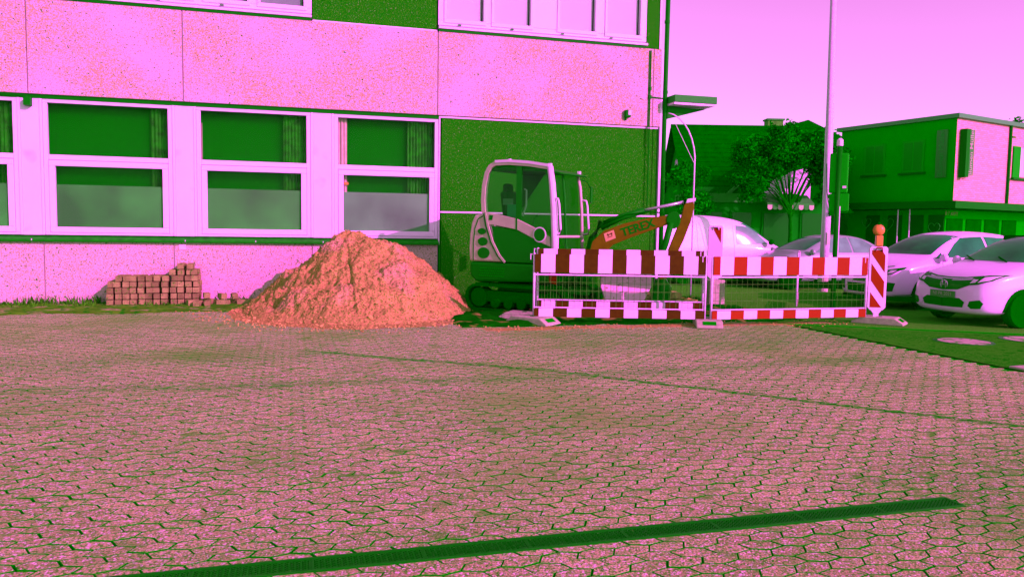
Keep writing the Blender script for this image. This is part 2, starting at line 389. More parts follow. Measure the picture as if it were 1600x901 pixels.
# verge, soil and sand lying on the yard
def rough_sheet(name, x0, x1, y0, y1, nx, ny, amp, m, edge=.35, base=.006, seed=0, warp=None):
    from mathutils import noise
    mb = MB()
    for jy in range(ny + 1):
        for ix in range(nx + 1):
            u, w = ix / nx, jy / ny; x = x0 + (x1 - x0) * u; yv = y0 + (y1 - y0) * w
            if jy == 0 or jy == ny: yv += .18 * noise.noise((x * 1.3 + seed, jy, 3.1)) + .08 * noise.noise((x * 5 + seed, jy, 1.1))
            e = min(min(u * (x1 - x0), (1 - u) * (x1 - x0), w * (y1 - y0), (1 - w) * (y1 - y0)) / edge, 1)
            z = -.016 + (base + .016 + amp * (.5 + noise.fractal((x * 1.6 + seed, yv * 1.6, 0), 1, 2, 5))) * e
            mb.v.append((x, yv, z))
    for jy in range(ny):
        for ix in range(nx):
            a = jy * (nx + 1) + ix; mb.f.append((a, a + 1, a + nx + 2, a + nx + 1)); mb.mi.append(0)
    return mb.build(name, m, smooth=True)
M['verge'] = more_specks(mat('mossy_soil', (.075, .50, .012), .95, .0, var=.3, vscale=3, bump=.6), [((.30, .5, .12), 3.0, .57, .70), ((.01, .45, .004), 9, .52, .62)])
M['soil'] = more_specks(mat('dug_soil', (.002, .27, .001), .95, .0, var=.3, vscale=4, bump=.8), [((.26, .42, .05), 2.6, .58, .66)])
M['sand'] = more_specks(mat('sandy_earth', (.35, .44, .072), .95, .0, var=.12, vscale=3, bump=1.0, bscale=28), [((.42, .46, .14), 1.6, .52, .70), ((.10, .38, .012), 34, .50, .68), ((.03, .34, .003), 22, .62, .72)])
struct(rough_sheet('verge', -9, 2.5, 14.3, 16.2, 90, 14, .02, M['verge'], edge=.3, seed=2))
struct(rough_sheet('dug_soil', 2.4, 8.6, 11.45, 16.2, 80, 60, .07, M['soil'], seed=9, edge=.25))
stuff(tag(rough_sheet('spilled_sand', 2.6, 8.9, 10.93, 11.62, 120, 10, .012, M['sand'], edge=.3, base=.004, seed=5), 'thin spill of orange sand along the front of the barriers', 'sand'))

# manhole covers set in the road
for (x, y, r), lab in (((9.15, 8.95, .34), 'round pale manhole cover in the dark asphalt nearest the barrier post'), ((10.3, 8.92, .34), 'round pale manhole cover at the right edge of the picture')):
    t = thing('manhole_cover', lab, 'manhole', (x, y, 0), 0, 'manhole covers in the road')
    mb = MB(); mb.lathe([(r + .05, -.03), (r + .05, .0005), (r + .045, .0025), (r, .0025)], (0, 0, 0), (0, 0, 1), 36); mb.build('frame_ring', M['dark_metal'], t)
    mb = MB(); mb.lathe([(r - .01, -.02), (r - .01, .004), (r - .02, .006)], (0, 0, 0), (0, 0, 1), 36)
    mb.build('lid', more_specks(mat('manhole_concrete', (.34, .52, .22), .8, .2, var=.2, vscale=9), [((.05, .46, .02), 7, .52, .62)]), t)
    mb = MB()
    for k in range(4):
        a = k * math.pi / 2 + .4; mb.box((math.cos(a) * r * .7, math.sin(a) * r * .7, .0065), (.07, .02, .002), a)
    mb.build('lifting_slots', M['joint'], t)
# a few whole flagstones where the asphalt meets the paving
fs = tag(MB().box((8.2, 6.98, 0.004), (.62, .2, .03), .02).build('kerb_stone', M['concrete'], bevel=.01), 'pale kerb stone at the corner of asphalt and paving', 'kerb')

# ------------------------------------------------------------------ the office building
D0 = 16.13
bd = thing('office_building', 'two storey office building with pale and dark aggregate panels and white windows', 'building', (0, D0, 0))
def bpart(name, x0, x1, y0, y1, z0, z1, m, bevel=0.0, parent=bd):
    return MB().bounds(x0, x1, y0, y1, z0, z1).build(name, m, parent, bevel=bevel)
bpart('core_wall', -12, 7.80, .35, 11, 0, 9.0, M['dark'])
bpart('roof_slab', -12.1, 7.95, .0, 11.1, 9.002, 9.3, M['dark'])
# pale plinth panels with joints
xs = [-12, -9.4, -6.8, -4.25, -2.07, .45, 2.95]
for a, b in zip(xs, xs[1:]): bpart('plinth_panel', a + .008, b - .008, -.03, .32, -.05, 1.135, M['wall_low'], .006)
bpart('plinth_backing', -12, 2.95, .0, .34, -.04, 1.13, M['steel'])
# pale band panels
xs = [-12, -9.5, -6.97, -4.42, -1.86, 2.92, 7.66]
for a, b in zip(xs, xs[1:]): bpart('band_panel', a + .009, b - .009, -.07, .3, 3.745, 5.40, M['wall'], .006)
bpart('band_panel', 7.664, 7.86, -.07, .3, 3.745, 5.40, M['wall'], .006)
bpart('band_backing', -12, 7.85, -.03, .34, 3.75, 5.39, M['pvc'])
# dark panels
bpart('dark_panel', 3.02, 7.70, -.01, .33, -.05, 1.785, M['dark_wall'])
bpart('dark_panel', 3.02, 7.70, -.01, .33, 1.815, 3.70, M['dark_wall'])
bpart('dark_panel', 7.715, 7.84, -.01, .33, -.05, 3.70, M['dark_wall'])
bpart('joint_strip', 3.0, 7.84, -.018, .3, 1.786, 1.814, M['white'])
bpart('joint_strip', 2.96, 7.84, -.03, .3, 3.702, 3.738, M['white'])
bpart('corner_trim', 7.842, 7.885, -.075, .3, -.05, 5.4, M['white'])
bpart('dark_panel', .475, 2.90, -.01, .33, 5.425, 9.0, M['dark_wall'])
bpart('dark_panel', 7.50, 7.80, -.01, .33, 5.425, 9.0, M['dark_wall'])
bpart('corner_trim', 7.802, 7.84, -.03, .3, 5.42, 9.0, M['white'])
bpart('joint_strip', .475, 2.90, -.06, .3, 5.402, 5.423, M['white'])
# long sill under the ground floor windows
sl = MB(); sl.prism([(.3, 1.137), (-.10, 1.137), (-.115, 1.145), (-.115, 1.175), (-.10, 1.185), (.05, 1.245), (.3, 1.245)], -12, 2.96, lambda u, v, w: (w, u, v)); sl.build('window_sill', M['sill'], bd)
bpart('sill_drip', -12, 2.96, -.125, -.112, 1.128, 1.150, M['dark_metal'])
for xx in (-6.0, -4.42, -1.86, -.6, .66): bpart('sill_joint', xx - .006, xx + .006, -.119, -.10, 1.147, 1.181, M['steel'])
def window(x0, x1, z0, z1, zm, film, cur, first):
    w = thing('window', '', '', (0, 0, 0)); del w['label']; del w['category']; w.parent = bd
    f = .075; mid = x0 + .07
    mb = MB()
    mb.bounds(x0, x1, .0, .09, z1 - f, z1).bounds(x0, x1, .0, .09, z0, z0 + .04)
    mb.bounds(x0, x0 + f, .0, .09, z0 + .04, z1 - f).bounds(x1 - f, x1, .0, .09, z0 + .04, z1 - f)
    mb.bounds(x0 + f, x1 - f, .003, .088, zm + .02, zm + .11)
    mb.build('frame', M['pvc'], w, bevel=.008)
    s0, s1 = x0 + f + .004, x1 - f - .004
    mb = MB(); g = .10; zt = zm + .012
    mb.bounds(s0, s1, -.012, .08, zt - g, zt).bounds(s0, s1, -.012, .08, z0 + .045, z0 + .045 + g)
    mb.bounds(s0, s0 + g, -.012, .08, z0 + .045 + g, zt - g).bounds(s1 - g, s1, -.012, .08, z0 + .045 + g, zt - g)
    mb.build('lower_sash', M['pvc'], w, bevel=.008)
    bpart('pane', s0, s1, .045, .051, zm + .11, z1 - f, M['glass'], parent=w)
    bpart('pane', s0 + g, s1 - g, .045, .051, z0 + .045 + g, zt - g, M['glass'], parent=w)
    bpart('room_backdrop', x0 + .02, x1 - .02, .30, .31, z0 + .02, z1 - .01, M['room'], parent=w)
    bpart('frosted_film', s0 + g, s1 - g, .056, .059, z0 + .045 + g, zm - .42, film, parent=w)
    def curtain(a, b, za, zb, m, yy):
        mb = MB(); n = int((b - a) / .012)
        for i in range(n + 1):
            xx = a + (b - a) * i / n; dy = .02 * math.sin(i * 1.25 + a * 7) + .008 * math.sin(i * .6)
            mb.v += [(xx, yy + dy, za), (xx, yy + dy, zb)]
        for i in range(n): mb.f.append((2 * i, 2 * i + 2, 2 * i + 3, 2 * i + 1)); mb.mi.append(0)
        mb.build('curtain', m, w, smooth=True)
    for (a, b, za, zb, m, yy) in cur: curtain(a, b, za, zb, m, yy)
    return w
window(-6.77, -4.62, 1.25, 3.685, 2.58, M['film'], [(-4.95, -4.68, 1.3, 3.6, M['curtain'], .20)], False)
window(-4.22, -2.07, 1.25, 3.685, 2.58, M['film'], [(-2.47, -2.12, 1.3, 3.62, M['curtain'], .20)], True)
window(-1.65, .43, 1.25, 3.685, 2.58, M['film'], [(-.08, .38, 1.3, 3.62, M['curtain'], .20), (-1.60, -1.56, 1.3, 3.4, M['curtain2'], .2)], False)
w3 = window(.88, 2.955, 1.25, 3.685, 2.58, M['film2'], [(2.35, 2.86, 1.3, 3.62, M['curtain'], .20), (.93, 1.14, 1.3, 3.62, M['curtain2'], .16)], False)
MB().box((1.12, .12, 2.33), (.09, .02, .05)).build('window_ornament', M['lamp_orange'], w3)
for a, b in ((-9.3, -6.77), (-4.62, -4.22), (-2.07, -1.65), (.43, .88)):
    bpart('pillar_panel', a + .05, b - .05, -.005, .3, 1.25, 3.69, M['pillar'])
    bpart('pillar_trim', a + .003, a + .047, -.014, .3, 1.25, 3.69, M['pvc'], .006)
    bpart('pillar_trim', b - .047, b - .003, -.014, .3, 1.25, 3.69, M['pvc'], .006)
bpart('lintel_gap_shade', -12, 2.96, -.022, .34, 3.674, 3.744, M['dark_metal'])  # dark strip closing the gap, also standing in for the band overhang's shadow
bpart('frame_edge', 2.957, 2.985, -.02, .3, 1.13, 3.70, M['steel'])
bpart('shadow_gap', 2.987, 3.018, .06, .3, -.05, 3.70, M['dark'])
# upper floor windows with blinds let down
def upper_window(x0, x1, panes, blind, dark_side=.03):
    w = thing('upper_window', '', ''); del w['label']; del w['category']; w.parent = bd
    z0, z1 = 5.54, 7.6
    mb = MB(); mb.bounds(x0, x1, -.02, .08, z0, z0 + .10).bounds(x0, x1, -.02, .08, z1 - .09, z1)
    edges = [x0] + [q for p in panes for q in p] + [x1]
    for a, b in zip(edges[0::2], edges[1::2]): mb.bounds(a, b, -.02, .08, z0 + .10, z1 - .09)
    mb.build('frame', M['pvc'], w, bevel=.008)
    for a, b in panes:
        fr = MB(); e = .055
        fr.bounds(a - e, b + e, -.045, -.021, z0 + .05, z0 + .125).bounds(a - e, a - .004, -.045, -.021, z0 + .126, z1 - .05).bounds(b + .004, b + e, -.045, -.021, z0 + .126, z1 - .05)
        fr.build('sash', M['pvc'], w, bevel=.006)
        bpart('pane', a, b, .03, .036, z0 + .10, z1 - .09, M['glass'], parent=w)
        bpart('blind', a - .02, b - dark_side, .06, .066, z0 + .08, z1 - .09, blind, parent=w)
        bpart('room_backdrop', a - .03, b + .03, .3, .31, z0, z1, M['room'], parent=w)
    mb = MB(); mb.prism([(.05, z0 - .002), (-.10, z0 - .035), (-.12, z0 - .05), (-.12, z0 - .085), (-.10, z0 - .09), (.05, z0 - .09)], x0, x1, lambda u, v, q: (q, u, v)); mb.build('sill', M['pvc'], w)
    bpart('sill_dark_line', x0, x1 - .02, -.085, .05, 5.402, 5.449, M['dark_metal'], parent=w)  # dark strip filling the joint, standing in for the shadow under the sill
    mb = MB()
    for q in [x0 + .4 + k * 1.1 for k in range(int((x1 - x0) / 1.1))]: mb.bounds(q, q + .07, -.05, -.021, z0 + .012, z0 + .03)
    mb.build('drain_caps', M['dark_metal'], w)
    return w
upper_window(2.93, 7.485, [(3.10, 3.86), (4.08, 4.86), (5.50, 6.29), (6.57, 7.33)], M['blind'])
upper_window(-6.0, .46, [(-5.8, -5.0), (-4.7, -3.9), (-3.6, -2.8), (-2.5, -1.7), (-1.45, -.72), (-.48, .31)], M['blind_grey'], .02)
# downpipe, canopy and small fittings
mb = MB(); mb.tube([(7.955, -.05, 0), (7.955, -.05, 4.3), (7.975, -.05, 9.0)], .05, 12); dp = mb.build('downpipe', M['dark_metal'], bd, smooth=True)
mb = MB()
for z in (.9, 2.6, 4.2, 4.5, 6.0): mb.lathe([(.058, -.03), (.058, .03)], (7.957, -.05, z), (0, 0, 1), 12)
mb.build('pipe_clamps', M['dark_metal'], dp)
mb = MB(); mb.tube([(7.58, -.085, 1.9), (7.58, -.085, 5.36)], .014, 6); mb.tube([(7.545, -.078, 3.3), (7.545, -.078, 5.36)], .008, 6)
mb.box((7.58, -.09, 4.55), (.05, .04, .08)).box((7.58, -.09, 4.37), (.06, .04, .08)); mb.tube([(7.58, -.09, 4.37), (7.9, -.09, 4.36)], .012, 6)
mb.build('lightning_conductor', M['dark_metal'], bd)
cn = thing('canopy', '', ''); del cn['label']; del cn['category']; cn.parent = bd
MB().bounds(8.01, 9.02, -.42, .5, 4.25, 4.40).build('canopy_box', mat('canopy_fascia', (.02, .46, .022), .6, .05), cn)
MB().bounds(8.01, 8.98, -.40, .48, 4.20, 4.247).build('canopy_underside', M['white'], cn)
MB().prism([(8.0, 4.195), (8.92, 4.17), (8.0, 3.92)], -.1, .0, lambda u, v, w: (u, w, v)).build('canopy_bracket', M['dark_metal'], cn)
lp = MB(); lp.box((7.05, -.12, 3.98), (.13, .10, .16)); lp.box((7.02, -.09, 3.88), (.05, .05, .08)); lo = lp.build('wall_lamp', M['dark_metal'], bd, bevel=.02)
MB().bounds(7.05, 7.11, -.178, -.168, 3.95, 4.05).build('lens', M['lens'], lo)
lp = MB(); lp.box((-4.42, -.09, 3.60), (.11, .13, .14)); lp.tube([(-4.42, -.09, 3.67), (-4.47, -.09, 3.72), (-6.5, -.09, 3.725)], .008, 6); lp.build('alarm_box', M['dark_metal'], bd)
bpart('notice_plate', -1.98, -1.86, -.045, -.031, 1.0, 1.09, M['white'])

# ------------------------------------------------------------------ heap of dug earth
from mathutils import noise
def heap_h(x, y):
    dx = x - 1.0; dy = y - 14.45
    rx = 1.74 if dx < 0 else 2.3; ry = 2.55 if dy < 0 else 1.75
    a = abs(dx) / rx; b = abs(dy) / ry; r = (a ** 1.9 + b ** 1.9) ** (1 / 1.9)
    r *= 1 + .07 * noise.noise((x * .9, y * .9, 4.2)) + .04 * noise.noise((x * 2.4, y * 2.4, 1.0))
    if r > 1.14: return None
    k = (1 - r)
    prof = 1.50 * (k * (.86 + .14 * k) if dx < 0 else k * (1 + .60 * (1 - k) * min(1, dx / .8)))
    if prof > 1.28: prof = 1.28 + (prof - 1.28) * .55
    if r > .9: prof = max(prof, .14 * (1.14 - r) ** 1.1)
    e = min(1, max(prof, 0) / .25)
    lump = 1 + .9 * min(1, max(0, -dx / .8))
    z = prof + e * (.085 * lump * noise.fractal((x * 2.4, y * 2.4, 7), .9, 2.1, 5) + .052 * noise.fractal((x * 8, y * 8, 3), .8, 2.1, 4) + .02 * noise.fractal((x * 24, y * 24, 5), .9, 2.1, 3))
    return z
hp = thing('earth_heap', 'tall heap of orange sandy earth piled in front of the office windows', 'dirt pile', (0, 0, 0))
mb = MB(); NX, NY = 330, 290; idx = {}
for iy in range(NY + 1):
    for ix in range(NX + 1):
        x = -1.5 + 5.2 * ix / NX; y = 11.2 + 4.87 * iy / NY; h = heap_h(x, y)
        if h is None: continue
        idx[ix, iy] = len(mb.v); mb.v.append((x, y, max(h, -.01)))
for iy in range(NY):
    for ix in range(NX):
        q = [(ix, iy), (ix + 1, iy), (ix + 1, iy + 1), (ix, iy + 1)]
        if all(k in idx for k in q): mb.f.append(tuple(idx[k] for k in q)); mb.mi.append(0)
mb.build('mound', M['sand'], hp, smooth=True)
M['clod'] = mat('earth_clod', (.33, .45, .066), .95, .0, rand=.3)
ICO = bmesh.new(); bmesh.ops.create_icosphere(ICO, subdivisions=1, radius=1); ICO_V = [v.co.copy() for v in ICO.verts]; ICO_F = [tuple(v.index for v in f.verts) for f in ICO.faces]; ICO.free()
rng = random.Random(3); mb = MB()
n = 0
while n < 5200:
    x = rng.uniform(-1.4, 3.6); y = rng.uniform(11.4, 15.6); h = heap_h(x, y)
    if h is None or h < -.005: continue
    low = h < .12
    if not low and rng.random() < .25 and x > 1.2: continue
    s = rng.choice([.005, .006, .008, .011, .015]) * (1.25 if low else 1.0) * rng.uniform(.7, 1.3)
    if rng.random() < .03: s *= 2.2
    o = Vector((x, y, max(h, 0) + s * .25)); sc = Vector((rng.uniform(.7, 1.4), rng.uniform(.7, 1.3), rng.uniform(.5, 1.0))) * s
    jit = [1 + rng.uniform(-.3, .3) for _ in ICO_V]
    mb.add([o + Vector((v.x * sc.x, v.y * sc.y, v.z * sc.z)) * jt for v, jt in zip(ICO_V, jit)], ICO_F); n += 1
me = bpy.data.meshes.new('clods'); me.from_pydata(mb.v, [], mb.f); me.materials.append(M['clod'])
o = bpy.data.objects.new('clods', me); C.objects.link(o); o.parent = hp; stuff(o)
# stray crumbs in front of the heap and the barriers
mb = MB()
for k in range(900):
    if rng.random() < .55:
        a = rng.uniform(math.pi * 1.0, math.pi * 2.0); rr = 1 + abs(rng.gauss(0, .14)); x = 1.0 + 2.1 * rr * math.cos(a); y = 14.45 + 2.6 * rr * math.sin(a)
    else: x = rng.uniform(2.8, 9.0); y = rng.gauss(11.25, .22)
    s = rng.uniform(.004, .017); jit = [1 + rng.uniform(-.3, .3) for _ in ICO_V]
    mb.add([Vector((x, y, s * .4)) + v * (s * jt) for v, jt in zip(ICO_V, jit)], ICO_F)
stuff(tag(mb.build('earth_crumbs', M['clod']), 'loose orange crumbs of earth strewn over the paving', 'earth'))

# ------------------------------------------------------------------ stacked and loose paving bricks by the wall
M['brick'] = mat('paving_brick', (.20, .36, .06), .9, .0, var=.25, vscale=8, rand=.28, bump=.5, bscale=60)
more_specks(M['brick'], [((.05, .40, .01), 22, .60, .70)])
def brick_mesh(w, d, h):
    m_ = MB(); b = .006
    base = [(-w / 2, -d / 2), (w / 2, -d / 2), (w / 2, d / 2), (-w / 2, d / 2)]
    ins = [(x - math.copysign(b, x), y - math.copysign(b, y)) for x, y in base]
    v = [(x, y, -h / 2) for x, y in ins] + [(x, y, -h / 2 + b) for x, y in base] + [(x, y, h / 2 - b) for x, y in base] + [(x, y, h / 2) for x, y in ins]
    f = [(3, 2, 1, 0), (12, 13, 14, 15)]
    for r in range(3):
        for i in range(4): f.append((r * 4 + i, r * 4 + (i + 1) % 4, (r + 1) * 4 + (i + 1) % 4, (r + 1) * 4 + i))
    return m_.add(v, f).mesh('brick', M['brick'])
BW, BD, BH = .106, .22, .099
bmeshes = [brick_mesh(BW * k, BD, BH * k2) for k, k2 in ((1, 1), (.97, .98), (1.02, .97))]
def brick(parent, x, y, z, rz=0, ry=0, rx=0):
    o = bpy.data.objects.new('brick', rng.choice(bmeshes)); C.objects.link(o)
    if parent: o.parent = parent
    o.location = (x, y, z); o.rotation_euler = (rx, ry, rz); return o
def stack(label, x0, y0, cols, rz=0, depth=2, pitch=.1285):
    t = thing('brick_stack', label, 'bricks', (x0, y0, .005), rz, 'brick stacks')
    for i, nrow in enumerate(cols):
        for r_ in range(nrow):
            for dd in range(depth):
                lean = .03 * i / max(len(cols) - 1, 1)
                brick(t, i * pitch + rng.uniform(-.006, .006) + r_ * rng.uniform(-.006, .006), dd * (BD + .01) + rng.uniform(-.02, .02), BH / 2 + r_ * (BH + .009), rng.uniform(-.05, .05), rng.uniform(-.015, .015) * (1 if r_ else 0))
    return t
stack('low stack of paving bricks against the wall, left of the taller stack', -3.08, 15.68, [4, 5, 5, 5, 5, 5, 5, 5])
stack('taller narrow stack of paving bricks against the wall beside the loose bricks', -2.03, 15.72, [6, 7, 7, 6])
loose = [(-1.50, 15.40, .06, .3, 0), (-1.36, 15.28, .055, -.2, 0), (-1.20, 15.30, .055, .1, 0), (-1.22, 15.62, .06, .9, 0), (-1.05, 15.55, .055, .6, .2), (-.93, 15.36, .055, 1.3, 0), (-.96, 15.5, .165, .4, .1),
         (-.76, 15.58, .06, 1.1, .0), (-.74, 15.45, .17, .2, -.15), (-.58, 15.40, .055, 1.5, 0), (-.45, 15.52, .06, .7, 0), (-.42, 15.3, .055, .2, .3), (-.27, 15.42, .06, 1.0, .2), (-1.24, 15.62, .17, .2, .0), (-.15, 15.2, .06, .5, .3)]
for (x, y, z, rz, ry) in [(a - .22, b, c, d, e) for a, b, c, d, e in loose]:
    tag(brick(None, x, y, z, rz, ry), 'loose paving brick lying between the taller brick stack and the earth heap', 'brick', 'loose bricks')
stack('stack of paving bricks in the pit behind the striped barrier, under the digger arm', 5.85, 12.55, [4, 4, 3, 3, 4, 4], rz=-.25)

# broken lumps lying in the pit behind the barriers
for k in range(12):
    x = rng.uniform(4.6, 8.2); y = rng.uniform(12.7, 14.6); s_ = rng.uniform(.06, .17); mb = MB(); jit = [1 + rng.uniform(-.25, .25) for _ in ICO_V]
    mb.add([Vector((v.x * s_ * 1.3, v.y * s_, v.z * s_ * .8)) * jt for v, jt in zip(ICO_V, jit)], ICO_F)
    tag(mb.build('rubble_lump', M['brick'] if k % 2 else M['sand'], loc=(x, y, s_ * .5)), 'broken lump of rubble in the pit behind the striped barriers', 'rubble', 'rubble lumps in the pit')

# weeds along the wall
mb = MB()
for k in range(2300):
    x = rng.uniform(-8, -.3); y = rng.choice([rng.uniform(15.85, 16.07), rng.uniform(15.3, 16.05)])
    if x > -1.2 and rng.random() < .5: continue
    h = rng.uniform(.025, .105) * (1.5 if y > 15.85 else .8) * (1.2 if noise.noise((x * 1.5, 0, 0)) > 0 else .6)
    a = rng.uniform(0, 6.28); w = rng.uniform(.004, .012); lean = Vector((rng.uniform(-.6, .6), rng.uniform(-.6, .2), 0)) * h
    d = Vector((math.cos(a), math.sin(a), 0)) * w; p = Vector((x, y, 0))
    mb.add([p - d, p + d, p + d * 1.2 + lean * .5 + Vector((0, 0, h * .6)), p - d * 1.2 + lean * .5 + Vector((0, 0, h * .6)), p + lean + Vector((0, 0, h))], [(0, 1, 2, 3), (3, 2, 4)])
me = bpy.data.meshes.new('weeds'); me.from_pydata(mb.v, [], mb.f); me.materials.append(M['weed'])
o = bpy.data.objects.new('weeds', me); C.objects.link(o); stuff(tag(o, 'green weeds and grass growing along the foot of the pale wall', 'weeds'))

# ------------------------------------------------------------------ site barriers
def foot_plate(label, x, y, rz, z=0.0):
    t = thing('barrier_foot', label, 'barrier foot', (x, y, z + .004), rz, 'barrier feet')
    mb = MB()
    pr = [(-.40, 0), (.40, 0), (.40, .03), (.27, .115), (-.27, .115), (-.40, .03)]
    mb.prism(pr, -.20, .20, lambda u, v, w: (u, w, v)); mb.build('block', M['concrete'], t, bevel=.012)
    for s in (-1, 1): MB().box((s * .335, 0, .078), (.085, .20, .006), 0, ry=s * .577).build('grip_slot', M['joint'], t)
    mb = MB(); mb.bounds(-.035, .035, -.035, .035, .116, .122); mb.build('socket', M['rubber'], t)
    return t
def stripes_board(name, L, z0, z1, n, red, parent, y=-.022, first=.55, th=.018, red_first=True):
    mb = MB(); w = L / n; x = 0.0; k = 0 if red_first else 1; edges = [0.0, w * first]
    while edges[-1] + w < L - .01: edges.append(edges[-1] + w)
    edges.append(L)
    for a, b in zip(edges, edges[1:]):
        mb.bounds(a, b, y - th / 2, y + th / 2, z0, z1, mi=k % 2); k += 1
    return mb.build(name, [red, M['white']], parent)
def barrier(label, p0, p1, red, z=0.0, n=12, H=1.11, first=.45):
    p0 = Vector((*p0, z)); p1 = Vector((*p1, z)); d = p1 - p0; L = d.length; rz = math.atan2(d.y, d.x)
    t = thing('site_barrier', label, 'barrier', p0, rz, 'striped site barriers')
    for x in (.02, L - .02):
        mb = MB(); mb.tube([(x, 0, .10), (x, 0, H + .0)], .019, 8); o = mb.build('post', M['steel'], t, smooth=True)
        mb = MB(); mb.tube([(x - .03, -.03, H - .02), (x - .06, -.03, H - .01), (x - .06, -.03, H - .10)], .008, 6); mb.build('hook', M['steel'], o)
    stripes_board('upper_board', L - .05, H - .30, H - .012, n, red, t, first=first).location.x = .025
    stripes_board('lower_board', L - .05, .115, .245, n, red, t, first=first * .75).location.x = .025
    mb = MB(); mb.tube([(.02, -.004, H - .335), (L - .02, -.004, H - .335)], .013, 8); mb.build('rail', M['steel'], t)
    mb = MB(); mb.tube([(.02, 0, .26), (L - .02, 0, .26)], .011, 6); mb.build('lower_rail', M['steel'], t)
    mb = MB(); k = int(L / .092)
    for i in range(1, k): x = L * i / k; mb.tube([(x, .006, .25), (x, .006, H - .33)], .0028, 4, cap=False)
    for zz in (.40, .53, .66): mb.tube([(.02, .003, zz), (L - .02, .003, zz)], .0028, 4, cap=False)
    mb.build('wire_mesh', mat('mesh_wire', (.05, .45, .012), .5, .4), t)
    return t
FA, FB, FC_ = (3.70, 11.90), (6.30, 11.10), (9.22, 11.02)
barrier('red and white striped barrier with dull dark red stripes in front of the digger', FA, FB, M['maroon'])
barrier('bright red and white striped barrier between the digger and the parked cars', (6.36, 11.08), FC_, M['red'], first=.5)
barrier('striped barrier standing close behind the dull red one, half hidden by it', (3.92, 12.42), (6.55, 11.62), M['maroon'], z=.07, first=.4)
barrier('striped barrier seen end on behind the bright red one', (9.2, 12.87), (10.32, 14.42), M['red'], z=.0, n=10)
foot_plate('plastic barrier foot lying under the left end of the dull red barrier', 3.70, 11.86, -.95)
foot_plate('plastic barrier foot where the dull red and bright red barriers meet', 6.36, 11.14, 1.15)
foot_plate('plastic barrier foot behind the front one, under the half hidden barrier', 3.75, 12.5, -.6)
foot_plate('plastic barrier foot under the striped delineator with the orange lamp', 9.46, 10.98, -.9)

def delineator(label, x, y, rz, z, lamp):
    t = thing('delineator', label, 'delineator', (x, y, z), rz)
    W, H, th = .29, 1.06, .05
    def outline(w, h0, h1, r):
        return [(-w / 2 + r, h0), (w / 2 - r, h0), (w / 2, h0 + r), (w / 2, h1 - r * .6), (w / 2 - r * .6, h1), (-w / 2 + r * .6, h1), (-w / 2, h1 - r * .6), (-w / 2, h0 + r)]
    mb = MB(); mb.prism(outline(W, .12, .12 + H, .05), -th / 2, th / 2, lambda u, v, w: (u, w, v)); mb.build('panel', M['white'], t, bevel=.008)
    mb = MB(); mb.prism([(-.05, .0), (.05, .0), (.035, .06), (.08, .12), (-.08, .12), (-.035, .06)], -.03, .03, lambda u, v, w: (u, w, v)); mb.build('stem', M['white'], t)
    w = .105; zb, zt = .17, 1.12
    def clip(poly):                                     # keep the slanting stripe inside the panel
        out = poly
        for f in (lambda p: p[1] - zb, lambda p: zt - p[1]):
            new = []
            for i in range(len(out)):
                a, b = out[i - 1], out[i]; fa, fb = f(a), f(b)
                if (fa >= 0) != (fb >= 0): k = fa / (fa - fb); new.append((a[0] + (b[0] - a[0]) * k, a[1] + (b[1] - a[1]) * k))
                if fb >= 0: new.append(b)
            out = new
        return out
    if not lamp: MB().prism([(-.06, 1.14), (w, 1.14), (w, .84)], -th / 2 - .004, -th / 2 - .001, lambda u, v, q: (u, q, v)).build('red_stripe', M['red'], t)
    for z0 in (.165, .60, 1.035) if lamp else ():
        poly = clip([(-w, z0 + .30), (-w, z0 + .02), (w, z0 - .28), (w, z0 + .0)]) if z0 != .165 else [(-w, .17), (w * .75, .17), (-w, .42)]
        if len(poly) < 3: continue
        MB().prism(poly, -th / 2 - .004, -th / 2 - .001, lambda u, v, q: (u, q, v)).build('red_stripe', M['red'], t)
    mb = MB(); mb.tube([(-.055, -.028, 1.10), (-.04, -.05, 1.16), (.04, -.05, 1.16), (.055, -.028, 1.10)], .012, 8); mb.build('carrying_handle', M['red'] if lamp else M['steel'], t)
    if lamp:
        b = thing('warning_lamp', 'round orange warning lamp on top of the striped delineator', 'lamp', (x, y, z), rz)
        mb = MB(); mb.bounds(-.055, .055, -.045, .045, 1.185, 1.36); mb.build('battery_case', M['lamp_orange'], b, bevel=.015)
        mb = MB(); mb.lathe([(.02, -.06), (.06, -.055), (.085, -.03), (.09, 0), (.085, .03), (.06, .055), (.02, .06)], (-.012, 0, 1.45), (0, 1, 0), 24); mb.build('lens', M['lamp_orange'], b, smooth=True)
        mb = MB(); mb.lathe([(.022, 0), (.022, .035), (.012, .05)], (-.012, 0, 1.535), (0, 0, 1), 10); mb.build('key_cap', M['rubber'], b)
        mb = MB(); mb.lathe([(.092, -.012), (.096, 0), (.092, .012)], (-.012, 0, 1.45), (0, 1, 0), 24); mb.build('rim', mat('lamp_rim', (.45, .22, .02), .5, .3), b)
    return t
delineator('tall white delineator panel with red slanting stripes beside the white cars', 9.42, 11.03, -.42, .10, True)
delineator('striped delineator panel half hidden behind the barriers in front of the white van', 8.30, 14.33, -.5, .42, False)
t = tag(MB().box((8.30, 14.33, .26), (.35, .3, .52)).build('spoil_block', M['concrete'], bevel=.03), 'pale block under the half hidden delineator', 'block')
# small lantern hanging on the rear barrier
t = thing('hazard_lantern', 'small orange and white hazard lantern hanging behind the dull red barrier', 'lantern', (4.14, 12.22, .62), -.3)
MB().prism([(-.06, .0), (.06, -.03), (.065, .28), (-.065, .28)], -.04, .04, lambda u, v, w: (u, w, v)).build('case', M['red'], t, bevel=.01)
MB().bounds(-.04, .04, -.048, -.041, .12, .22).build('reflector', M['white'], t)
MB().tube([(-.04, 0, .28), (0, 0, .34), (.04, 0, .28)], .006, 6).build('hanger', M['steel'], t)

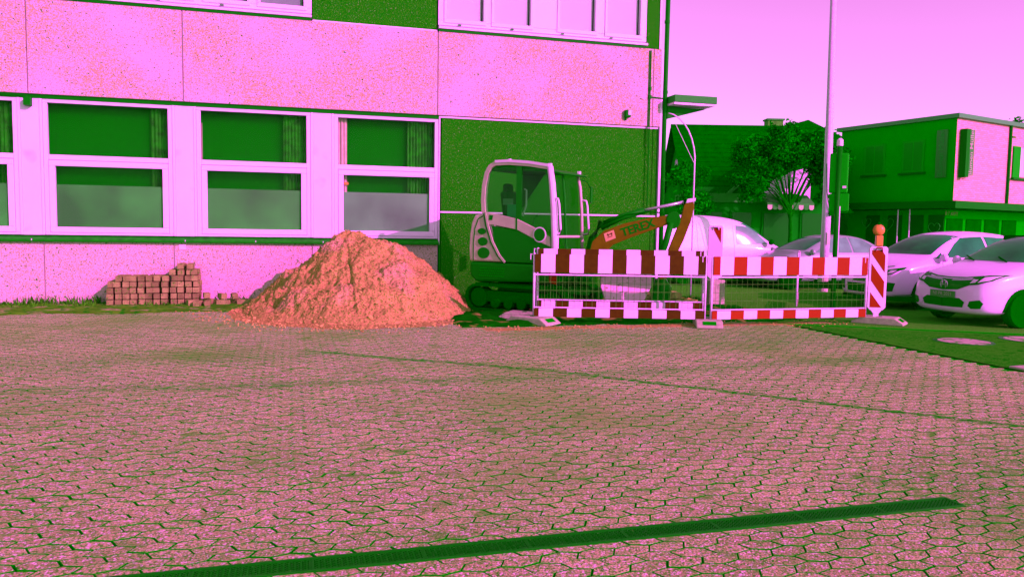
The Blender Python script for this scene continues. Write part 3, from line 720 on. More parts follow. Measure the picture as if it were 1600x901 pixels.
# ------------------------------------------------------------------ the digger
ex = thing('mini_excavator', 'compact tracked excavator with pale cab and orange arm beside the dark wall', 'excavator', (4.27, 13.62, .03), R(-47))
def side(poly, y0, y1, name, m, parent=ex, bevel=0.0, smooth=False):
    return MB().prism(poly, y0, y1, lambda u, v, w: (u, w, v)).build(name, m, parent, bevel=bevel, smooth=smooth)
def arc(cx, cz, rx, rz, a0, a1, n=8): return [(cx + rx * math.cos(R(a0 + (a1 - a0) * i / n)), cz + rz * math.sin(R(a0 + (a1 - a0) * i / n))) for i in range(n + 1)]
# undercarriage: two rubber tracks with rollers
for sy in (-1, 1):
    yc = sy * .58; tr = thing('track', '', ''); del tr['label']; del tr['category']; tr.parent = ex
    outer = arc(.78, .24, .24, .24, -90, 90) + arc(-.78, .24, .24, .24, 90, 270)
    inner = arc(.78, .24, .19, .19, -90, 90) + arc(-.78, .24, .19, .19, 90, 270)
    n = len(outer); mb = MB(); v = [(x, yc - .15, z) for x, z in outer] + [(x, yc + .15, z) for x, z in outer] + [(x, yc - .15, z) for x, z in inner] + [(x, yc + .15, z) for x, z in inner]
    f = []
    for i in range(n):
        j = (i + 1) % n; f += [(i, j, n + j, n + i), (2 * n + i, 3 * n + i, 3 * n + j, 2 * n + j), (i, 2 * n + i, 2 * n + j, j), (n + i, n + j, 3 * n + j, 3 * n + i)]
    mb.add(v, f); mb.build('belt', M['rubber'], tr)
    mb = MB()
    for i in range(26):
        x = -.78 + 1.56 * i / 25; mb.box((x, yc, .486), (.035, .30, .02)); mb.box((x, yc, .0), (.035, .30, .02))
    stuff(mb.build('cleats', M['rubber'], tr))
    for x in (-.74, -.4, -.13, .13, .4, .74):
        r = .17 if abs(x) > .5 else .09; zc = .24 if abs(x) > .5 else .15
        MB().lathe([(r, -.12), (r, .12)], (x, yc, zc), (0, 1, 0), 18).build('roller', M['rubber'], tr)
    MB().bounds(-.6, .6, yc - .09, yc + .09, .17, .36).build('track_frame', M['rubber'], tr)
MB().bounds(-.5, .5, -.45, .45, .28, .5).build('undercarriage', M['dark_metal'], ex)
# upper body: dark skirt, side cover, curved counterweight
skirt = [(-.98, .62), (-.98, .86), (.86, .86), (.92, .74), (.86, .56), (-.85, .50)]
side(skirt, -.66, .66, 'skirt', M['dark_metal'], bevel=.05)
mb = MB()
for i in range(13):
    for j in range(4): mb.lathe([(.014, 0), (.014, .006)], (-.74 + i * .04 + (j % 2) * .02, -.664, .62 + j * .045), (0, -1, 0), 6)
stuff(mb.build('vent_holes', M['joint'], ex))
cw = [(-.98, .87)] + [(-1.0, 1.1), (-.985, 1.35), (-.95, 1.55), (-.88, 1.69), (-.70, 1.70)] + [(-.66, 1.5), (-.55, 1.22), (-.40, .98), (-.28, .87)]
side(cw, -.65, .65, 'counterweight', M['exc_grey'], bevel=.03)
for (x, z, rx_, rz_) in ((-.72, 1.40, .085, .055), (-.70, 1.22, .10, .075), (-.68, 1.02, .125, .10)):
    MB().prism(arc(x, z, rx_, rz_, 0, 360, 24)[:-1], -.662, -.652, lambda u, v, w: (u, w, v)).build('vent', M['dark_gloss'], ex)
def strip(path, w, name, m, y0, y1, parent=ex):
    """a ribbon of width w following a 2D path in the side view"""
    L_, R_ = [], []
    for i, p in enumerate(path):
        a = Vector(path[max(i - 1, 0)]); b = Vector(path[min(i + 1, len(path) - 1)]); d = (b - a).normalized(); n_ = Vector((-d.y, d.x)) * w / 2
        L_.append(Vector(p) + n_); R_.append(Vector(p) - n_)
    mb = MB()
    for i in range(len(path) - 1):
        mb.prism([tuple(L_[i]), tuple(L_[i + 1]), tuple(R_[i + 1]), tuple(R_[i])], y0, y1, lambda u, v, q: (u, q, v))
    return mb.build(name, m, parent)
strip([(-.90, .88), (-.90, 1.2), (-.87, 1.45), (-.80, 1.62), (-.70, 1.67)], .018, 'cover_seam', M['dark_gloss'], -.656, -.651)
strip([(-.675, 1.72), (-.63, 1.5), (-.53, 1.22), (-.38, .98), (-.27, .87)], .03, 'body_seam', M['dark_gloss'], -.668, -.652)
strip([(-.64, 1.72), (-.59, 1.5), (-.49, 1.22), (-.34, .98), (-.23, .87)], .035, 'body_rib', M['exc_grey'], -.672, -.64)
lowdoor = [(-.52, 1.50), (.0, 1.42), (.62, 1.20), (.66, .87), (-.22, .87), (-.36, 1.02), (-.47, 1.24)]
side(lowdoor, -.655, -.60, 'lower_door_panel', M['dark_gloss'], bevel=.01)
belt = [(-.66, 1.74), (-.30, 1.68), (.0, 1.62), (.38, 1.46), (.64, 1.32), (.66, 1.16), (.50, 1.22), (.0, 1.44), (-.50, 1.52), (-.62, 1.50)]
side(belt, -.664, -.61, 'door_belt', M['exc_grey'], bevel=.006)
MB().prism(arc(.46, 1.36, .125, .13, 0, 360, 24)[:-1], -.674, -.665, lambda u, v, w: (u, w, v)).build('lock_ring', M['white'], ex)
MB().prism(arc(.46, 1.36, .105, .11, 0, 360, 24)[:-1], -.680, -.675, lambda u, v, w: (u, w, v)).build('lock_disc', M['dark_gloss'], ex)
MB().prism([(-.57, 1.60), (-.50, 1.60), (-.48, 1.68), (-.56, 1.69)], -.669, -.665, lambda u, v, w: (u, w, v)).build('emblem', M['dark_gloss'], ex)
MB().bounds(-.02, .012, -.668, -.665, 1.43, 1.64).build('belt_gap', M['dark_gloss'], ex)
# cab: roof, pale rounded frame, glass, dark far side
cabL, cabR = .42, -.62
cab = thing('cab', '', ''); del cab['label']; del cab['category']; cab.parent = ex
frame_path = [(-.70, 1.72), (-.72, 1.95), (-.70, 2.2), (-.65, 2.42), (-.58, 2.53), (-.47, 2.585), (-.2, 2.59), (.2, 2.555), (.54, 2.50), (.60, 2.485)]
strip(frame_path, .075, 'cab_frame', M['exc_grey'], cabR - .02, cabR + .06, cab)
strip([(p[0], p[1]) for p in frame_path[5:]], .045, 'roof_rail', M['white'], cabR - .03, cabR + .03, cab).location.z = .03
MB().tube([(.60, cabR + .02, 2.50), (.66, cabR + .0, 2.2), (.705, cabR - .01, 1.8), (.735, cabR - .01, 1.3), (.74, cabR - .01, .87)], [.052, .055, .058, .06, .06], 10).build('front_pillar', M['white'], cab, smooth=True)
MB().tube([(.60, cabL, 2.44), (.66, cabL, 2.2), (.70, cabL, 1.8), (.72, cabL, 1.3), (.72, cabL, .9)], .03, 8).build('front_pillar', M['exc_grey'], cab, smooth=True)
side([(-.62, 2.50), (-.50, 2.56), (.2, 2.53), (.58, 2.46), (.80, 2.40), (.78, 2.37), (.58, 2.42), (-.6, 2.46)], cabR + .03, cabL, 'roof', M['dark_metal'], cab, bevel=.02)
side([(-.66, 1.72), (-.04, 1.62), (-.04, 2.50), (-.5, 2.52), (-.62, 2.40), (-.68, 2.1)], cabR - .002, cabR + .006, 'rear_side_pane', M['glass_cab'], cab)
side([(.06, 1.60), (.64, 1.36), (.66, 1.8), (.62, 2.2), (.56, 2.44), (.06, 2.50)], cabR - .002, cabR + .006, 'door_pane', M['glass_cab'], cab)
side([(-.04, 1.6), (.06, 1.58), (.06, 2.52), (-.04, 2.53)], cabR - .008, cabR + .03, 'centre_post', M['dark_gloss'], cab)
side([(.52, 2.44), (.60, 2.2), (.64, 1.8), (.66, 1.38), (.69, 1.38), (.67, 1.8), (.63, 2.2), (.57, 2.46)], cabR - .01, cabR + .02, 'door_seal', M['dark_gloss'], cab)
side([(-.68, 1.70), (-.60, 1.72), (-.02, 2.50), (-.5, 2.52)], cabL - .03, cabL - .01, 'far_wall', M['dark_metal'], cab)
side([(-.66, 1.0), (.66, 1.0), (.62, 2.3), (.55, 2.46), (-.5, 2.52), (-.64, 2.3)], cabL - .012, cabL - .004, 'far_pane', M['glass_cab'], cab)
MB().add([(.735, cabR + .06, .95), (.735, cabL - .03, .95), (.60, cabL - .03, 2.42), (.60, cabR + .06, 2.44)], [(0, 1, 2, 3)]).build('windscreen', M['glass_cab'], cab)
MB().tube([(.74, cabR + .07, 1.33), (.74, cabL - .04, 1.33)], .022, 8).build('windscreen_bar', M['exc_grey'], cab)
MB().tube([(.72, cabR + .45, .95), (.66, cabR + .45, 2.0), (.61, cabR + .45, 2.42)], .018, 6).build('wiper_post', M['dark_gloss'], cab)
for (yy, z0_, z1_) in ((cabR - .01, 1.36, 1.98), (cabL + .02, 1.36, 1.98)):
    xo = .70 if yy < 0 else .70
    MB().tube([(xo, yy, z0_), (xo + .14, yy - .02, z0_ + .02), (xo + .15, yy - .02, z0_ + .1), (xo + .11, yy - .02, z1_ - .1), (xo + .09, yy - .02, z1_ - .02), (xo - .03, yy, z1_)], .017, 8).build('grab_rail', M['white'], cab, smooth=True)
MB().bounds(-.66, .6, cabR + .05, cabL - .05, .9, 1.02).build('floor', M['dark_metal'], cab)
mb = MB(); mb.box((-.25, -.1, 1.35), (.48, .46, .14)); mb.box((-.46, -.1, 1.75), (.14, .44, .75), ry=-.15); mb.box((-.53, -.1, 2.16), (.1, .26, .2)); mb.build('seat', M['rubber'], cab, bevel=.05)
MB().box((-.38, -.34, 1.93), (.21, .005, .11)).build('notice', mat('notice_grey', (.12, .5, .16), .6, .2), cab)
MB().box((-.25, -.36, 1.77), (.26, .005, .22)).build('high_vis_vest', mat('vest', (.008, .6, .08), .7, .1), cab)
MB().tube([(.18, -.35, 1.2), (.16, -.35, 1.62), (.24, -.35, 1.70)], .018, 6).build('joystick', M['dark_gloss'], cab)
MB().tube([(.02, -.5, 1.68), (.09, -.5, 1.86), (.09, -.5, 2.12), (.05, -.5, 2.14)], .014, 6).build('inner_handle', M['white'], cab)
m_ = MB(); m_.tube([(.62, cabL + .02, 2.36), (.75, cabL + .12, 2.30), (.78, cabL + .16, 2.2)], .012, 6); mo = m_.build('mirror_arm', M['dark_metal'], cab)
MB().box((.80, cabL + .18, 2.08), (.04, .15, .30), .3).build('mirror', M['dark_gloss'], mo, bevel=.02)
MB().box((-.2, cabR + .03, 2.63), (.04, .04, .05)).build('roof_stud', M['white'], cab)
MB().box((.60, cabR + .02, 2.53), (.05, .05, .05)).build('work_light', M['white'], cab)
MB().box((.66, cabL - .05, 2.46), (.05, .05, .05)).build('work_light', M['white'], cab)
# the arm swings a little away from the cab's heading
bo = bpy.data.objects.new('arm', None); C.objects.link(bo); bo.parent = ex; bo.location = (.92, .15, 0); bo.rotation_euler = (0, 0, R(22))
def arm_plate(poly, y0, y1, name, m, bevel=.012): return side(poly, y0, y1, name, m, bo, bevel)
MB().lathe([(.13, .55), (.13, 1.0)], (.0, 0, 0), (0, 0, 1), 16).build('swing_post', M['dark_metal'], bo)
boom = [(-.04, .70), (.20, .70), (.32, 1.02), (.48, 1.20), (.80, 1.335), (1.14, 1.465), (1.46, 1.58), (1.46, 1.73), (1.08, 1.67), (.66, 1.57), (.32, 1.44), (.12, 1.25)]
bm_o = arm_plate(boom, -.085, .085, 'boom', M['orange'])
lt = lettering('TEREX', .20, M['dark_gloss'], bm_o, (.90, -.089, 1.498), (1, 0, .34), (-.34, 0, 1), .002, .006)
sg = MB(); sg.prism([(.36, 1.25), (.53, 1.32), (.49, 1.46), (.32, 1.39)], -.090, -.0865, lambda u, v, w: (u, w, v)); st = sg.build('emblem_sticker', mat('sticker', (.48, .45, .12), .5, .3), bm_o)
mb = MB()
for (u, v, a_, b_) in ((.425, 1.383, .10, .014), (.395, 1.37, .014, .05), (.455, 1.39, .014, .05), (.43, 1.34, .09, .012)): mb.box((u, -.0915, v), (a_, .002, b_), ry=-.36)
mb.build('emblem_mark', M['maroon'], st)
MB().tube([(.26, 0, 1.50), (.62, 0, 1.68), (1.0, 0, 1.80)], .058, 12).build('boom_cylinder', M['dark_metal'], bo, smooth=True)
MB().tube([(1.0, 0, 1.80), (1.66, 0, 1.95)], .026, 10).build('boom_rod', M['chrome'], bo, smooth=True)
MB().tube([(.05, -.02, .95), (.12, -.02, 1.3), (.28, -.02, 1.6)], .07, 10).build('lift_cylinder', M['dark_metal'], bo, smooth=True)
for k, yy in enumerate((-.055, -.02, .03)):
    MB().tube([(.3, yy, 1.56 + .02 * k), (.7, yy, 1.72 + .02 * k), (1.1, yy, 1.78), (1.32, yy, 1.76), (1.42, yy, 1.60), (1.40, yy, 1.40)], .014, 6).build('hose', M['rubber'], bo, smooth=True)
stick = [(1.74, 1.97), (1.83, 1.95), (1.84, 1.86), (1.79, 1.62), (1.68, 1.30), (1.50, .90), (1.40, .62), (1.28, .60), (1.32, .82), (1.45, 1.20), (1.56, 1.50), (1.63, 1.70), (1.67, 1.90)]
arm_plate(stick, -.07, .07, 'stick', M['orange'])
MB().prism(arc(1.50, 1.64, .12, .15, 0, 360, 18)[:-1], -.10, .10, lambda u, v, w: (u, w, v)).build('elbow_joint', M['dark_metal'], bo, bevel=.01)
MB().tube([(1.46, -.09, 1.60), (1.38, -.09, 1.25), (1.22, -.09, .78)], .055, 12).build('bucket_cylinder', M['dark_metal'], bo, smooth=True)
MB().prism([(1.70, 1.93), (1.85, 1.96), (1.86, 2.02), (1.72, 2.0)], -.08, .08, lambda u, v, w: (u, w, v)).build('stick_cap', M['white'], bo, bevel=.01)
buck = [(1.22, .62), (1.40, .64), (1.50, .50), (1.46, .22), (1.28, .10), (1.02, .08), (.98, .12), (1.16, .22), (1.20, .42)]
arm_plate(buck, -.22, .22, 'bucket', M['dark_metal'])
for yy in (-.18, -.06, .06, .18): MB().box((.96, yy, .09), (.12, .05, .03)).build('bucket_tooth', M['dark_metal'], bo)
# levelling blade in front of the tracks, worn pale
bl = MB(); bl.prism([(-.52, .50), (-.44, .28), (-.10, .06), (.12, .06), (.36, .50), (.36, .86), (-.52, .86)][::-1], -.03, .03, lambda u, v, w: (w, u, v))
blo = bl.build('levelling_blade', more_specks(mat('blade_paint', (.62, .66, .50), .6, .3, var=.1, vscale=8), [((.2, .45, .1), 14, .60, .68)]), ex, bevel=.012); blo.matrix_local = Matrix.Rotation(R(47), 4, 'Z') @ Matrix.Translation((5.60 - 4.27, 12.42 - 13.62, -.01)) @ Matrix.Rotation(R(-98), 4, 'Z')
for yy in (-.4, .05): MB().box((1.05, yy - .1, .42), (.55, .07, .09)).build('blade_arm', M['dark_metal'], ex)

# ------------------------------------------------------------------ parked cars (nose at x = 0, pointing +x; y to the car's left)
def loft_body(stations, name, m, parent):
    """stations: x, half width, floor z, shoulder z, top z, half width of the roof"""
    bm = bmesh.new(); rings = []
    for (x, w, zb, zs, zt, wt) in stations:
        half = [(0, zb), (w * .62, zb), (w * .93, zb + .03), (w * .985, zb + .16), (w, (zb + zs) * .52), (w * .99, zs - .10), (w * .955, zs - .015),
                (w * .955 + (wt - w * .955) * .45, zs + (zt - zs) * .45), (wt, zs + (zt - zs) * .84), (wt * .84, zs + (zt - zs) * .965), (wt * .45, zt + .008), (0, zt + .014)]
        ring = half + [(-y, z) for y, z in half[-2:0:-1]]
        rings.append([bm.verts.new((x, y, z)) for y, z in ring])
    n = len(rings[0])
    for a, b in zip(rings, rings[1:]):
        for i in range(n): bm.faces.new((a[i], a[(i + 1) % n], b[(i + 1) % n], b[i]))
    bm.faces.new(rings[0][::-1]); bm.faces.new(rings[-1])
    bmesh.ops.recalc_face_normals(bm, faces=bm.faces)
    me = bpy.data.meshes.new(name); bm.to_mesh(me); bm.free(); me.materials.append(m)
    o = bpy.data.objects.new(name, me); C.objects.link(o); o.parent = parent
    sub = o.modifiers.new('subsurf', 'SUBSURF'); sub.levels = 2; sub.render_levels = 2
    dg = bpy.context.evaluated_depsgraph_get(); dg.update(); ev = o.evaluated_get(dg)
    final = bpy.data.meshes.new_from_object(ev); o.modifiers.clear(); o.data = final; final.name = name
    final.polygons.foreach_set('use_smooth', [True] * len(final.polygons))
    bm = bmesh.new(); bm.from_mesh(final); tree = BVHTree.FromBMesh(bm); bm.free()
    return o, tree
def patch(tree, poly, mode, off, name, m, parent, sgn=1, step=.05, smooth=True):
    """outline (front view: y,z; side view: x,z) laid onto the body by projection"""
    bm = bmesh.new(); vs_ = [bm.verts.new((u, v, 0)) for u, v in poly]; bm.faces.new(vs_)
    us = [p[0] for p in poly]; ws = [p[1] for p in poly]
    u = min(us) + step
    while u < max(us):
        bmesh.ops.bisect_plane(bm, geom=bm.verts[:] + bm.edges[:] + bm.faces[:], plane_co=(u, 0, 0), plane_no=(1, 0, 0)); u += step
    w = min(ws) + step
    while w < max(ws):
        bmesh.ops.bisect_plane(bm, geom=bm.verts[:] + bm.edges[:] + bm.faces[:], plane_co=(0, w, 0), plane_no=(0, 1, 0)); w += step
    last = None
    for v in bm.verts:
        a, b = v.co.x, v.co.y
        if mode == 'front': o_, d_ = Vector((2, a, b)), Vector((-1, 0, 0))
        elif mode == 'side': o_, d_ = Vector((a, sgn * 3, b)), Vector((0, -sgn, 0))
        else: o_, d_ = Vector((a, b, 4)), Vector((0, 0, -1))
        hit, nn, _, _ = tree.ray_cast(o_, d_)
        if hit is None: hit, nn = (last if last else (Vector((0, a, b)), -d_))
        last = (hit, nn); v.co = hit - d_ * off + nn * off * .4
    bmesh.ops.recalc_face_normals(bm, faces=bm.faces)
    me = bpy.data.meshes.new(name); bm.to_mesh(me); bm.free(); me.materials.append(m)
    if smooth: me.polygons.foreach_set('use_smooth', [True] * len(me.polygons))
    o = bpy.data.objects.new(name, me); C.objects.link(o); o.parent = parent; return o
def wheel(parent, x, y, r=.30, sgn=1):
    o = MB().lathe([(r * .62, -.09), (r * .93, -.095), (r, -.06), (r, .06), (r * .93, .095), (r * .62, .085)], (x, y, r), (0, sgn, 0), 28).build('tyre', M['rubber'], parent, smooth=False)
    MB().lathe([(r * .61, .03), (r * .61, .078), (r * .56, .07), (r * .5, .05)], (x, y, r), (0, sgn, 0), 28).build('rim', M['chrome'], o)
    mb = MB()
    for k in range(5):
        a = k * 2 * math.pi / 5; mb.box((x + math.cos(a) * r * .3, y + sgn * .068, r + math.sin(a) * r * .3), (r * .56, .02, r * .16), ry=-a)
    mb.build('spokes', M['chrome'], o)
    return o
def mirror_poly(p): return [(-a, b) for a, b in p][::-1]
def make_car(label, loc, rz, stations, paint, spec, name='parked_car'):
    t = thing(name, label, 'van' if 'van' in name else 'car', loc, rz, 'vehicles parked beyond the barriers')
    body, tree = loft_body(stations, 'body', paint, t)
    for nm, poly, mode, off, m, both in spec['patches']:
        if mode == 'side':
            for sg in (1, -1): patch(tree, poly, 'side', off, nm, m, t, sg)
        else:
            patch(tree, poly, mode, off, nm, m, t, step=.04)
            if both: patch(tree, mirror_poly(poly), mode, off, nm, m, t, step=.04)
    for wx in spec['wheels']:
        for sg in (1, -1):
            r = spec['wr']; patch(tree, [(wx + (r + .055) * math.cos(a * math.pi / 12), max(r + (r + .055) * math.sin(a * math.pi / 12), .17)) for a in range(-4, 17)], 'side', .004, 'wheel_arch', M['rubber'], t, sg)
            wheel(t, wx, sg * spec['wy'], r, sg)
    return t, tree
hatch = [(.02, .52, .30, .56, .60, .40), (-.03, .66, .22, .66, .70, .50), (-.14, .77, .19, .76, .80, .58), (-.35, .825, .18, .84, .89, .64), (-.70, .845, .18, .905, .975, .67), (-.96, .85, .18, .94, 1.035, .68),
         (-1.12, .85, .18, .96, 1.14, .67), (-1.45, .85, .18, .975, 1.335, .63), (-1.80, .85, .18, .98, 1.475, .60), (-2.3, .85, .18, .985, 1.53, .59), (-2.9, .845, .18, .99, 1.515, .58), (-3.4, .835, .19, .99, 1.46, .56), (-3.7, .82, .2, .97, 1.33, .55), (-3.9, .78, .24, .93, 1.08, .54), (-3.98, .70, .3, .86, .92, .5)]
DARK, GL = M['dark_gloss'], M['car_glass']
def fit_patches():
    P = []
    P.append(('windscreen', [(-.66, 1.06), (.66, 1.06), (.545, 1.43), (.3, 1.455), (-.3, 1.455), (-.545, 1.43)], 'front', .006, GL, False))
    P.append(('side_window', [(-1.28, 1.01), (-1.62, 1.27), (-1.86, 1.40), (-2.42, 1.43), (-2.42, 1.0)], 'side', .006, GL, False))
    P.append(('side_window', [(-2.48, 1.0), (-2.48, 1.43), (-3.1, 1.40), (-3.42, 1.22), (-3.30, 1.02)], 'side', .006, GL, False))
    P.append(('quarter_window', [(-1.02, .985), (-1.22, 1.0), (-1.22, 1.10)], 'side', .006, GL, False))
    for gx in (-1.16, -2.45): P.append(('door_gap', [(gx, .32), (gx - .012, .32), (gx - .012, .97), (gx, .97)], 'side', .002, DARK, False))
    P.append(('sill_dark_line', [(-1.16, .30), (-3.0, .30), (-3.0, .312), (-1.16, .312)], 'side', .002, DARK, False))
    P.append(('bonnet_gap', [(.0, .775), (.3, .785), (.56, .82), (.56, .838), (.3, .803), (.0, .792)], 'front', .003, DARK, True))
    return P
honda_p = fit_patches() + [
    ('grille', [(.0, .575), (.30, .60), (.53, .70), (.52, .79), (.25, .77), (.0, .76)], 'front', .006, DARK, True),
    ('grille_bar', [(.10, .735), (.30, .745), (.5, .765), (.5, .785), (.28, .767), (.10, .757)], 'front', .010, M['chrome'], True),
    ('headlight', [(.38, .665), (.62, .70), (.75, .76), (.795, .86), (.62, .845), (.44, .80)], 'front', .009, DARK, True),
    ('lamp', [(.60, .725), (.72, .765), (.77, .84), (.62, .815)], 'front', .013, M['lens'], True),
    ('lamp', [(.48, .71), (.56, .725), (.57, .775), (.49, .77)], 'front', .013, M['lens'], True),
    ('lower_intake', [(.0, .30), (.40, .31), (.44, .40), (.34, .46), (.0, .45)], 'front', .004, DARK, True),
    ('fog_surround', [(.43, .35), (.52, .28), (.70, .30), (.745, .40), (.70, .50), (.50, .46)], 'front', .008, M['car_white'], True),
    ('fog_recess', [(.51, .345), (.56, .305), (.68, .315), (.715, .40), (.68, .455), (.54, .425)], 'front', .014, DARK, True),
]
ho, tree = make_car('white hatchback with dark grille and number plate, nearest car at the right edge', (10.60, 10.83, 0), R(180), hatch, M['car_white'], dict(patches=honda_p, wheels=(-.76, -3.28), wr=.295, wy=.765))
def front_x(tree, y, z): return tree.ray_cast(Vector((2, y, z)), Vector((-1, 0, 0)))[0].x
fx = front_x(tree, 0, .50)
pl = MB().bounds(fx + .008, fx + .016, -.26, .26, .455, .565).build('number_plate', mat('plate', (.035, .42, .03), .4, .3), ho)
lettering('NI PR 2021', .085, mat('plate_letters', (.30, .5, .25), .5, .2), pl, (fx + .018, 0, .51), (0, 1, 0), (0, 0, 1), .001)
fx = front_x(tree, 0, .665) + .02
mb = MB(); mb.box((fx, -.038, .665), (.012, .014, .115), rx=-.12).box((fx, .038, .665), (.012, .014, .115), rx=.12).box((fx, 0, .665), (.012, .066, .014))
fr_ = [(.075 * math.cos(a * math.pi / 10), .665 + .072 * math.sin(a * math.pi / 10)) for a in range(20)]
mb.tube([(fx - .002, a, b) for a, b in fr_ + fr_[:1]], .006, 6); mb.build('badge', M['chrome'], ho)
def door_mirror(t, x, z, paint, y=.90):
    for s in (1, -1): MB().lathe([(.03, -.06), (.075, -.03), (.085, .02), (.06, .06)], (x, s * y, z), (1, 0, .1), 14).build('door_mirror', paint, t, smooth=True)
door_mirror(ho, -1.14, 1.03, M['car_white'])
for yy in (-.33, .33): MB().tube([(-.93, yy, 1.055), (-1.06, yy - .28, 1.13)], .012, 6).build('wiper', M['rubber'], ho)
MB().box((-1.9, -.05, 1.25), (.12, 1.1, .5)).build('seats', M['rubber'], ho)
for s in (1, -1):
    patch(tree, [(-2.05, .86), (-2.27, .86), (-2.27, .89), (-2.05, .89)], 'side', .018, 'door_handle', M['car_white'], ho, s)
# second white hatchback
h2 = hatch
p2 = fit_patches() + [
    ('grille', [(.0, .62), (.40, .65), (.48, .715), (.0, .70)], 'front', .006, DARK, True),
    ('headlight', [(.46, .64), (.66, .675), (.765, .775), (.77, .82), (.62, .775), (.47, .735)], 'front', .009, DARK, True),
    ('lamp', [(.56, .675), (.66, .70), (.70, .75), (.60, .745)], 'front', .013, M['lens'], True),
    ('lower_intake', [(.0, .28), (.42, .29), (.44, .46), (.0, .46)], 'front', .005, DARK, True),
    ('fog_recess', [(.50, .32), (.68, .34), (.72, .50), (.52, .52)], 'front', .007, DARK, True),
]
c2, tree = make_car('white hatchback with slim headlight parked between the nearest car and the delineator', (11.25, 13.55, .03), R(184), h2, M['car_white'], dict(patches=p2, wheels=(-.78, -3.25), wr=.30, wy=.765))
door_mirror(c2, -1.12, 1.0, M['car_white'])
fx = front_x(tree, 0, .55)
pl = MB().bounds(fx + .008, fx + .016, -.26, .26, .50, .61).build('number_plate', mat('plate_shade', (.02, .42, .02), .4, .3), c2)
# silver saloon
saloon = [(.02, .5, .3, .52, .56, .4), (-.04, .68, .22, .62, .66, .5), (-.2, .80, .18, .72, .76, .62), (-.6, .86, .17, .83, .87, .68), (-1.15, .875, .17, .90, .96, .70), (-1.35, .88, .17, .92, 1.02, .69),
          (-1.75, .88, .17, .94, 1.24, .64), (-2.15, .88, .17, .95, 1.40, .60), (-2.6, .88, .17, .955, 1.445, .58), (-3.2, .875, .17, .96, 1.41, .57), (-3.6, .87, .18, .96, 1.25, .58), (-3.95, .865, .19, .96, 1.03, .62), (-4.4, .84, .22, .95, .99, .66), (-4.6, .76, .28, .88, .92, .6)]
ps = [('windscreen', [(-.67, 1.03), (.67, 1.03), (.54, 1.355), (-.54, 1.355)], 'front', .006, GL, False),
      ('side_window', [(-1.62, .975), (-1.95, 1.18), (-2.22, 1.33), (-2.72, 1.37), (-2.72, .975)], 'side', .006, mat('car_glass_pale', (.10, .5, .16), .1, .5, var=.3, vscale=2), False),
      ('side_window', [(-2.78, .975), (-2.78, 1.37), (-3.2, 1.33), (-3.5, 1.14), (-3.45, .985)], 'side', .006, bpy.data.materials['car_glass_pale'], False),
      ('grille', [(.0, .48), (.34, .5), (.36, .62), (.0, .62)], 'front', .006, DARK, True),
      ('headlight', [(.44, .54), (.70, .58), (.74, .68), (.46, .64)], 'front', .009, M['lens'], True),
      ('lower_intake', [(.0, .26), (.5, .28), (.5, .38), (.0, .38)], 'front', .005, DARK, True)]
c3, tree = make_car('silver saloon car behind the bright red barrier and the lamp post', (11.75, 18.75, 0), R(180), saloon, M['car_silver'], dict(patches=ps, wheels=(-.85, -3.55), wr=.31, wy=.79))
door_mirror(c3, -1.45, .98, M['car_silver'])
# white van
vanst = [(.02, .55, .32, .66, .70, .45), (-.05, .74, .24, .78, .82, .6), (-.25, .84, .2, .90, .95, .68), (-.6, .88, .2, 1.0, 1.06, .72), (-.85, .89, .2, 1.05, 1.17, .73), (-1.2, .895, .2, 1.08, 1.45, .70), (-1.6, .9, .2, 1.1, 1.74, .69), (-2.0, .9, .2, 1.12, 1.86, .69), (-2.6, .9, .2, 1.12, 1.92, .70), (-3.4, .9, .2, 1.12, 1.935, .70), (-4.1, .9, .21, 1.12, 1.90, .70), (-4.35, .88, .24, 1.1, 1.82, .70), (-4.42, .84, .3, 1.05, 1.6, .68)]
pv = [('windscreen', [(-.74, 1.18), (.74, 1.18), (.66, 1.72), (-.66, 1.72)], 'front', .006, GL, False),
      ('side_window', [(-1.02, 1.14), (-1.35, 1.45), (-1.62, 1.62), (-2.02, 1.66), (-2.02, 1.14)], 'side', .006, bpy.data.materials['car_glass_pale'], False),
      ('door_gap', [(-2.10, .4), (-2.115, .4), (-2.115, 1.7), (-2.10, 1.7)], 'side', .003, M['steel'], False),
      ('door_gap', [(-3.2, .4), (-3.215, .4), (-3.215, 1.7), (-3.2, 1.7)], 'side', .003, M['steel'], False),
      ('bumper_strip', [(-.3, .3), (-4.2, .3), (-4.2, .55), (-.3, .55)], 'side', .004, DARK, False),
      ('headlight', [(.50, .72), (.74, .78), (.76, .90), (.52, .84)], 'front', .009, M['lens'], True)]
cv, tree = make_car('white panel van parked behind the digger arm', (14.15, 20.45, 0), R(-3), vanst, M['van_white'], dict(patches=pv, wheels=(-.9, -3.6), wr=.32, wy=.80), 'parked_van')
door_mirror(cv, -1.05, 1.2, M['rubber'], .98)

